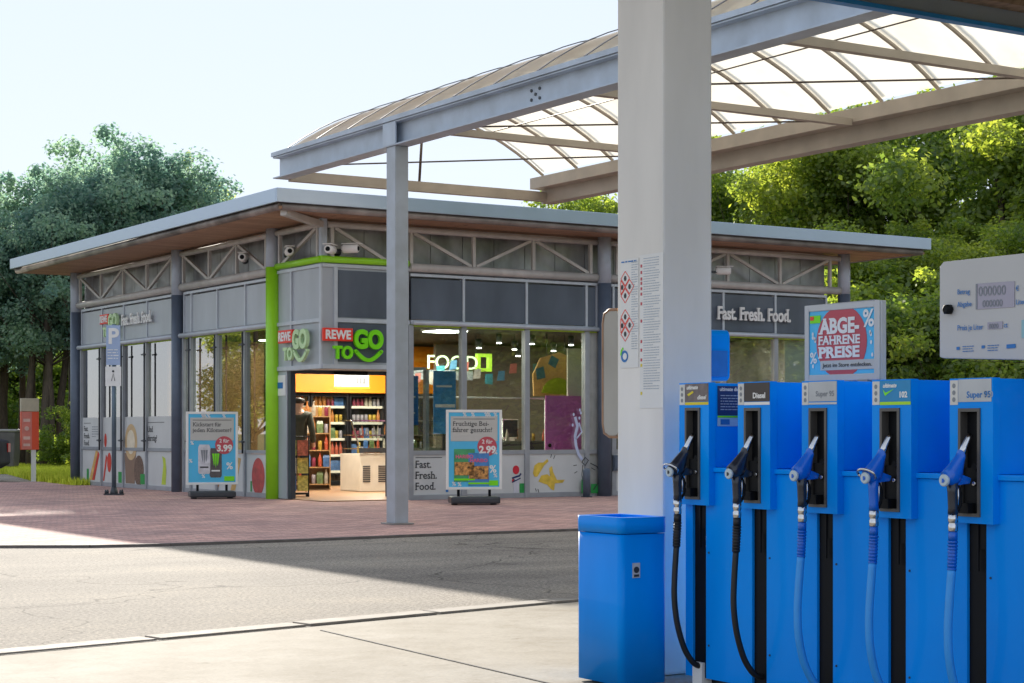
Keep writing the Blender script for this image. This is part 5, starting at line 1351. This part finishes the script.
m = MB(); p_ = P(950.5, 309.5); m.lathe((HX - .03, p_.y, p_.z), [(.013, 0), (.020, .006), (.020, .026)], 6, 'x'); m.build('lock_knob', BLACK, hd)
m = MB()
for a, b_, w_, h_ in ((957, 350, 3, 3), (982, 348.5, 3, 3), (1007, 348.5, 9, 4)): hrect(m, a, b_ - h_, a + w_, b_, .001)
m.build('pictogram', SKYB, hd)
for a, b_ in ((963, 347), (988, 346), ):
    q_ = hq(a, b_); textlines(FH, q_[0], q_[1], .055, 3, .009, 'small_print', SKYB, hd, off=.001, seed=a)
m = MB(); hrect(m, 1022, 320, 1030, 338, .001); m.build('head_sticker', mat('pale_teal', (.25, .45, .5), .4), hd)

# ------------------------------------------------------------------ nozzles
def nozzle(i, bodym_, gripm, hosem, ring, label):
    cy = chan[i]
    s = root('fuel_nozzle', (PXF, cy, .9), label, 'fuel nozzle', 'fuel nozzles hanging in the dispenser', local=True)
    # local: -x outward, y along the row, z up, relative to z .9 and the front plane
    Z = lambda z: z - .9
    m = MB(); m.tube([(-.045, 0, Z(1.035)), (-.028, 0, Z(1.065)), (-.008, 0, Z(1.095)), (.004, 0, Z(1.11))], [.0135, .0125, .0115, .011], 14); m.build('spout', CHROME, s)
    m = MB()   # body loft from outer end to spout
    secs = [(-.122, .952, .016, .018), (-.115, .955, .024, .026), (-.095, .962, .026, .032), (-.075, .975, .024, .036), (-.060, .998, .020, .030), (-.050, 1.022, .018, .020), (-.043, 1.040, .017, .017)]
    vs = []; n_ = 14
    for (x, z, ry, rz_) in secs:
        for k in range(n_):
            t = 2 * PI * k / n_; vs.append((x + rz_ * math.sin(t) * -.5, ry * 1.15 * math.cos(t), Z(z) + rz_ * math.sin(t) * 1.05))
    fs = [(j * n_ + k, j * n_ + (k + 1) % n_, (j + 1) * n_ + (k + 1) % n_, (j + 1) * n_ + k) for j in range(len(secs) - 1) for k in range(n_)] + [tuple(range(n_)), tuple(reversed(range((len(secs) - 1) * n_, len(secs) * n_)))]
    m.add(vs, fs, True); m.build('body', bodym_, s)
    m = MB(); m.tube([(-.088, 0, Z(.95)), (-.086, 0, Z(.905)), (-.084, 0, Z(.85)), (-.084, 0, Z(.828))], [.022, .0185, .0175, .019], 14); m.build('grip', gripm, s)
    m = MB(); m.add([(-.07, -.014, Z(.975)), (-.005, -.014, Z(.955)), (-.012, -.014, Z(.935)), (-.075, -.014, Z(.93)), (-.07, .014, Z(.975)), (-.005, .014, Z(.955)), (-.012, .014, Z(.935)), (-.075, .014, Z(.93))], [(0, 1, 2, 3), (7, 6, 5, 4), (0, 4, 5, 1), (1, 5, 6, 2), (2, 6, 7, 3), (3, 7, 4, 0)]); m.build('hook', bodym_, s, bevel=.004)
    m = MB(); m.tube([(-.062, 0, Z(.935)), (-.045, 0, Z(.90)), (-.048, 0, Z(.86)), (-.062, 0, Z(.835)), (-.080, 0, Z(.832))], .006, 8); m.build('trigger_guard', BLACK, s)
    m = MB(); m.tube([(-.060, 0, Z(.925)), (-.058, 0, Z(.89)), (-.062, 0, Z(.86))], .005, 8); m.build('trigger', CHROME, s)
    m = MB(); m.lathe((-.1335, 0, Z(.949)), [(.019, 0), (.0225, .004), (.0225, .012)], 20, 'x'); bdg = m.build('badge', mat('badge_pale', (.5, .6, .66), .35), s)
    Fb = FR((-.134, 0, Z(.949)), (0, -1, 0), (-1, 0, 0)); m = MB(); m.rect(Fb, -.005, -.009, .004, .006, 0, .001); m.rect(Fb, .005, -.006, .008, .002, 0, .001); m.build('badge_symbol', bodym_ if bodym_ is not DGREY else BLACK, bdg)
    if ring:
        m = MB(); m.tube([(-.118 - .020 * math.sin(t), .044 * math.cos(t) + .002, Z(.962) + .020 * math.sin(t)) for t in [2 * PI * k / 24 for k in range(25)]], .0048, 8); m.build('ring_handle', CHROME, s)
    m = MB(); m.lathe((-.084, 0, Z(.765)), [(.014, 0), (.0175, .004), (.0175, .026), (.0155, .028), (.0155, .034), (.018, .036), (.018, .062)], 16); m.build('swivel', CHROME, s)
    m = MB(); z = .765; prof = []
    for k in range(9): prof += [(-(k * .011 + .0), .0165 - k * .0004), (-(k * .011 + .006), .0135)]
    m.tube([(-.084, 0, Z(.765)), (-.0842, 0, Z(.735))], .0165, 14)
    for k in range(9): m.tube([(-.0845 - k * .0006, 0, Z(.732 - k * .012)), (-.0848 - k * .0006, 0, Z(.725 - k * .012))], .0185 - .0002 * k, 14)
    m.tube([(-.0842, 0, Z(.735)), (-.090, 0, Z(.625))], .0155, 12); m.build('hose_sleeve', BLUEN if i > 1 else RUBBER, s)
    ctrl = [(-.090, 0, .63), (-.099, .002, .52), (-.104, .004, .42), (-.097, .006, .32), (-.072, .006, .22), (-.035, .004, .15), (.0, .0, .11), (.05, 0, .09)]
    if i < 2: ctrl = [(-.090, 0, .63), (-.098, .002, .50), (-.098, .004, .40), (-.080, .006, .29), (-.045, .006, .19), (-.012, .0, .135), (.02, 0, .11), (.06, 0, .10)]
    pts = []
    C_ = [Vector(c) for c in ctrl]; C_ = [C_[0] * 2 - C_[1]] + C_ + [C_[-1] * 2 - C_[-2]]
    for j in range(1, len(C_) - 2):
        for q in range(6):
            t = q / 6; a, b_, c, d_ = C_[j - 1], C_[j], C_[j + 1], C_[j + 2]
            v_ = .5 * ((2 * b_) + (c - a) * t + (2 * a - 5 * b_ + 4 * c - d_) * t * t + (3 * b_ - a - 3 * c + d_) * t ** 3); pts.append((v_.x, v_.y, Z(v_.z)))
    m = MB(); m.tube(pts, .0155 if i > 1 else .0128, 12); m.build('hose', hosem, s)
    return s
DN = mat('nozzle_navy_black', (.012, .016, .028), .3, 0, .1, 12, coat=.3)
HB2 = mat('hose_light_blue', (.03, .30, .78), .42, 0, .06, 12)
nozzle(0, DN, DN, RUBBER, True, 'black nozzle with metal ring handle, furthest left next to the pillar')
nozzle(1, DN, DN, RUBBER, False, 'black nozzle with round white badge under the brown diesel label')
nozzle(2, BLUEN, DN, HB2, False, 'blue nozzle with black grip in the middle of the row')
nozzle(3, BLUEN, BLUEN, HB2, True, 'blue nozzle with metal ring handle and blue grip')
nozzle(4, BLUEN, DN, HB2, False, 'blue nozzle with black grip furthest right, under the display')

# poster frame on top of the dispenser
FXx = 5.27
a = at_x(806.5, 378.5, FXx); b_ = at_x(881, 378.5, FXx)
s = root('promotion_board', (FXx, (a.y + b_.y) / 2, 1.33), 'silver poster frame with red disc standing on top of the blue dispenser', 'sign')
ow = a.y - b_.y; zb = 1.337; zt0 = 1.665
F_ = FR((FXx, a.y, zb), (0, -1, -.004), (-1, 0, 0)); H_ = zt0 - zb
m = MB(); t_ = .028
m.rect(F_, 0, 0, t_, H_ , 0, .012); m.rect(F_, ow - t_, 0, ow, H_, 0, .012); m.rect(F_, t_, 0, ow - t_, t_, 0, .012); m.rect(F_, t_, H_ - t_, ow - t_, H_, 0, .012); m.rect(F_, 0, 0, ow, H_, -.03, .029)
m.build('frame', mat('alu_frame', (.48, .49, .50), .35, .3, .04, 5), s, bevel=.003)
m = MB(); m.rect(F_, t_, t_, ow - t_, H_ - t_, .001, .006); po = m.build('poster', CYAN, s)
W2, H2 = ow, H_
m = MB(); pts = []
for k in range(40):
    t = 2 * PI * k / 40; pts.append((max(t_, min(ow - t_, W2 * .50 + .155 * math.cos(t))), max(t_, min(H_ - t_, H2 * .50 + .155 * math.sin(t)))))
m.art(F_, pts, .008, .001); m.build('red_disc', REDC, po)
def ft(tx, x, z, size, fit, bold=.04, mm_=WHITE, serif=True, off=.0105): text(tx, size, FR(F_[0] + F_[1] * x + F_[2] * z, F_[1], (-1, 0, 0)), 'poster_letters', mm_, po, ex=.001, off=off, align='CENTER', bold=bold, serif=serif, fit=fit)
ft('ABGE-', W2 * .475, H2 * .62, .088, .245); ft('FAHRENE', W2 * .475, H2 * .475, .052, .255, .03); ft('PREISE', W2 * .475, H2 * .305, .064, .25)
m = MB(); m.rect(F_, W2 * .22, H2 * .14, W2 - t_ - .001, H2 * .265, .0095, .001); bx_ = m.build('text_box', PAPER, po); ft('Jetzt im Store entdecken.', W2 * .58, H2 * .18, .024, .30, .0, TXT, False, .012)
ft('%', W2 * .865, H2 * .68, .10, .066, .02, serif=False); ft('%', W2 * .125, H2 * .24, .065, .044, .02, serif=False)
m = MB(); m.rect(F_, W2 * .075, H2 * .76, W2 * .22, H2 * .86, .0095, .001); gl_ = m.build('corner_logo', SGREEN, po); m = MB(); m.rect(F_, W2 * .08, H2 * .80, W2 * .13, H2 * .85, .011, .001); m.build('corner_mark', RED, gl_)
m = MB(); rr_ = random.Random(3)
for k in range(9):
    x_ = rr_.choice([W2 * rr_.uniform(.08, .15), W2 * rr_.uniform(.86, .92)]); z_ = H2 * rr_.uniform(.12, .62); m.disc(F_, x_, z_, .006, .009, .0095, .0006, 8)
m.build('paper_scrap', WHITE, po)
m = MB(); m.box(FXx - .02, FXx + .06, a.y - .12, a.y - .06, 1.325, 1.338); m.box(FXx - .02, FXx + .06, b_.y + .06, b_.y + .12, 1.315, 1.338); m.build('foot', STEELG, s)

# ------------------------------------------------------------------ TREES
def leaf_mesh(name, clumps, nleaf, size, seed, m_, droop=0.3):
    rnd = np.random.RandomState(seed)
    cs = np.array([c[:3] for c in clumps]); rs = np.array([c[3] for c in clumps])
    pr = rs ** 2; pr /= pr.sum()
    idx = rnd.choice(len(cs), nleaf, p=pr)
    d = rnd.normal(size=(nleaf, 3)); d /= np.linalg.norm(d, axis=1)[:, None]
    rad = rs[idx] * (rnd.uniform(0.25, 1.0, nleaf) ** 0.45) * (1 + .18 * rnd.normal(size=nleaf))
    P_ = cs[idx] + d * rad[:, None] * np.array([1, 1, .78])
    nrm = d * .7 + rnd.normal(size=(nleaf, 3)) * .6 + np.array([0, 0, .35]); nrm /= np.linalg.norm(nrm, axis=1)[:, None]
    t = np.cross(nrm, rnd.normal(size=(nleaf, 3))); t /= np.linalg.norm(t, axis=1)[:, None]
    b2 = np.cross(nrm, t)
    s = size * rnd.uniform(.6, 1.35, nleaf)[:, None]
    V = np.stack([P_ - t * s * .5, P_ + b2 * s * .34 - t * s * .05, P_ + t * s * .55 - nrm * s * .12, P_ - b2 * s * .34 - t * s * .05], 1).reshape(-1, 3)
    me = bpy.data.meshes.new(name); me.vertices.add(len(V)); me.vertices.foreach_set('co', V.ravel())
    me.loops.add(nleaf * 4); me.loops.foreach_set('vertex_index', np.arange(nleaf * 4, dtype=np.int32))
    me.polygons.add(nleaf); me.polygons.foreach_set('loop_start', np.arange(0, nleaf * 4, 4, dtype=np.int32)); me.polygons.foreach_set('loop_total', np.full(nleaf, 4, dtype=np.int32))
    me.update(); me.validate(); me.materials.append(m_); return me
def make_tree(kind, H, Rc, zb, nl, leaf, m_, seed, ntrunk=1, tall=1.0):
    rnd = random.Random(seed)
    s = bpy.data.objects.new(kind, None); COL.objects.link(s); ORG[s.name] = Vector((0, 0, 0))
    clumps = []; tr = MB()
    bases = [(rnd.uniform(-1, 1) * .35 * Rc * (ntrunk > 1), rnd.uniform(-1, 1) * .35 * Rc * (ntrunk > 1)) for _ in range(ntrunk)]
    for bx, by in bases:
        pts = [Vector((bx, by, 0))]; lean = Vector((rnd.uniform(-.06, .06), rnd.uniform(-.06, .06), 0)); r0 = .035 * H * (0.5 if ntrunk > 1 else .75)
        nseg = 7
        for k in range(1, nseg + 1): pts.append(Vector((bx, by, H * .85 * k / nseg)) + lean * (H * k / nseg) + Vector((rnd.uniform(-.1, .1), rnd.uniform(-.1, .1), 0)))
        tr.tube(pts, [r0 * (1 - .85 * k / nseg) for k in range(nseg + 1)], 9)
        nb_ = 26 // ntrunk + 6
        for k in range(nb_):
            f = rnd.uniform(max(.22, zb / H * 1.1), .95); j = int(f * nseg); p0 = pts[min(j, nseg)]
            a = rnd.uniform(0, 2 * PI); zc = f * H; u = (zc - zb) / (H - zb)
            env = Rc * (math.sin(PI * min(1, max(.05, .18 + u * .82))) ** .6); ln = env * rnd.uniform(.55, 1.0)
            e = Vector((p0.x + math.cos(a) * ln, p0.y + math.sin(a) * ln, min(H, zc + rnd.uniform(.1, .9) * ln * .5)))
            mid = (p0 + e) / 2 + Vector((0, 0, -.08 * ln))
            tr.tube([p0, mid, e], [r0 * .30 * (1.1 - f), r0 * .18 * (1.1 - f), .01], 6)
            cr = rnd.uniform(.45, .95) * Rc * .28
            clumps.append((e.x, e.y, e.z, cr)); clumps.append((mid.x + rnd.uniform(-.4, .4), mid.y + rnd.uniform(-.4, .4), mid.z + rnd.uniform(0, .6), cr * .9))
            for _ in range(2): clumps.append((e.x + rnd.gauss(0, cr), e.y + rnd.gauss(0, cr), e.z + rnd.gauss(0, cr * .7), cr * rnd.uniform(.35, .7)))
        tp_ = pts[-1]; clumps.append((tp_.x, tp_.y, tp_.z + .2, Rc * .25))
    t_o = tr.build('trunk', BARK); t_o.parent = s
    me = leaf_mesh('crown', clumps, nl, leaf, seed, m_); c_o = bpy.data.objects.new('crown', me); COL.objects.link(c_o); c_o.parent = s
    return s
T_A = make_tree('broadleaf_tree', 10, 4.0, 1.2, 60000, .14, LEAF_A, 11)
T_B = make_tree('broadleaf_tree', 10, 4.3, 0.8, 62000, .135, LEAF_B, 23)
T_C = make_tree('poplar_tree', 10, 3.2, 3.8, 60000, .125, LEAF_C, 38, ntrunk=8)
T_S = make_tree('shrub', 3.4, 2.2, .2, 26000, .11, LEAF_B, 51, ntrunk=3)
used = set()
def place(proto, px, Y, h, label, group, rz=None, w=1.0, cat='tree', out=None):
    global used
    o = proto if proto.name not in used else copy_tree(proto)
    used.add(proto.name)
    t = (px - 512) / FPX; X = t * Y
    p = Vector((CO * X + SI * Y, -SI * X + CO * Y, -.02)) if out is None else Vector((*out, -.02))
    base_h = 3.4 if proto is T_S else 10.0
    k = h / base_h; o.location = p; o.scale = (k * w, k * w, k); o.rotation_euler = (0, 0, random.Random(int(px * 7 + Y * 13)).uniform(0, 6.28) if rz is None else rz)
    tag(o, label, cat, group); return o
ytop = lambda py, Y: CAMZ + (HOR - py) * Y / FPX
GR = 'trees behind the shop on the right'; GL = 'trees left of the shop'
for (pr, px, Y, py, w, lab) in (
    (T_A, 668, 60, 172, 1.0, 'bright green tree seen over the roof left of the pillar'),
    (T_B, 745, 57, 158, 1.0, 'leafy tree just right of the pillar above the shop roof'),
    (T_A, 842, 52, 138, 1.05, 'yellow green sunlit tree above the right end of the shop roof'),
    (T_B, 930, 54, 100, 1.15, 'dark dense tree rising to the canopy beam behind the display head'),
    (T_A, 1012, 47, 92, 1.1, 'tall light green tree at the right edge of the picture'),
    (T_B, 1090, 50, 70, 1.1, 'tree mostly outside the right edge of the picture'),
    (T_B, 885, 46, 225, 1.2, 'lower dark tree right behind the roof corner'),
    (T_A, 965, 44, 245, 1.2, 'lower mid green tree between roof corner and display head'),
    (T_B, 1060, 43, 215, 1.2, 'low tree behind the right part of the display head'),
    (T_B, 590, 64, 190, 1.0, 'distant tree peeping over the roof under the canopy corner')):
    place(pr, px, Y, ytop(py, Y), lab, GR, w=w)
HL = ['dense shrub of the hedge under the shop roof corner', 'dense shrub of the hedge left of the display head', 'dense shrub of the hedge under the display head', 'dense shrub of the hedge at the right frame edge', 'taller shrub rising behind the hedge near the display head', 'taller shrub rising behind the hedge near the roof corner', 'shrub of the hedge outside the right frame edge']
for (px, Y, h) in ((870, 41, 3.6), (925, 40, 3.8), (985, 40, 3.8), (1045, 39.5, 3.9), (1000, 43, 4.2), (905, 44, 4.4), (1100, 41, 4)):
    place(T_S, px, Y, h, HL.pop(0), 'shrubs of the hedge behind the dispenser', cat='shrub', w=1.1)
for (px, Y, py, w, lab) in (
    (8, 58, 212, 1.0, 'glare-tinted tree at the left edge with thin trunks'),
    (60, 55, 185, 1.0, 'tall tree with many thin trunks behind the red sign'),
    (132, 57, 148, 1.05, 'tallest tree rising above the left part of the shop roof'),
    (180, 60, 182, .85, 'rounded tree above the roof, right of the tallest one'),
    (-60, 56, 205, 1.0, 'tree mostly outside the left edge of the picture'),
    (100, 62, 172, .95, 'tree standing behind the tallest tree on the left')):
    place(T_C, px, Y, ytop(py, Y), lab, GL, w=w * 1.05)
place(T_A, 212, 64, ytop(186, 64), 'small tree peeping over the roof edge near the front corner', GL, w=.55)
HM = ['shrub beyond the trunks outside the left edge', 'sunlit shrub beyond the trunks at the left edge', 'shrub beyond the trunks above the red sign', 'shrub beyond the trunks next to the dark corner column', 'low shrub on the grass right of the red sign post']
for (px, Y, h) in ((-20, 72, 4.5), (15, 74, 4.2), (50, 73, 4.4), (85, 70, 3.8), (94, 53, 1.7)):
    place(T_S, px, Y, h, HM.pop(0), 'shrubs between the trunks on the left', cat='shrub', w=1.3)
RL = 'tree that shows only as a reflection in the shop windows'
for q in ((26, -3), (31, -10), (37, 3), (42, -5), (29, 2), (34, -14), (24, -9), (46, 3), (21, -5), (39, -12)):  # out of view, added so the front windows mirror something dark
    place(T_S, 0, 0, 5.5, 'unseen shrub added to darken the reflection in the front windows', 'shrubs added to darken the window reflections', out=q, rz=q[0], w=1.6, cat='shrub')
for q in ((-2, 62), (5, 70), (-9, 52), (-16, 60), (28, -8), (36, -4), (33, -16), (44, -10), (22, -14), (50, 2)):
    place(T_A if q[1] > 0 else T_B, 0, 0, 8.0 if q[1] > 0 else 12.5, RL, 'trees reflected in the shop windows', out=q, rz=q[0])
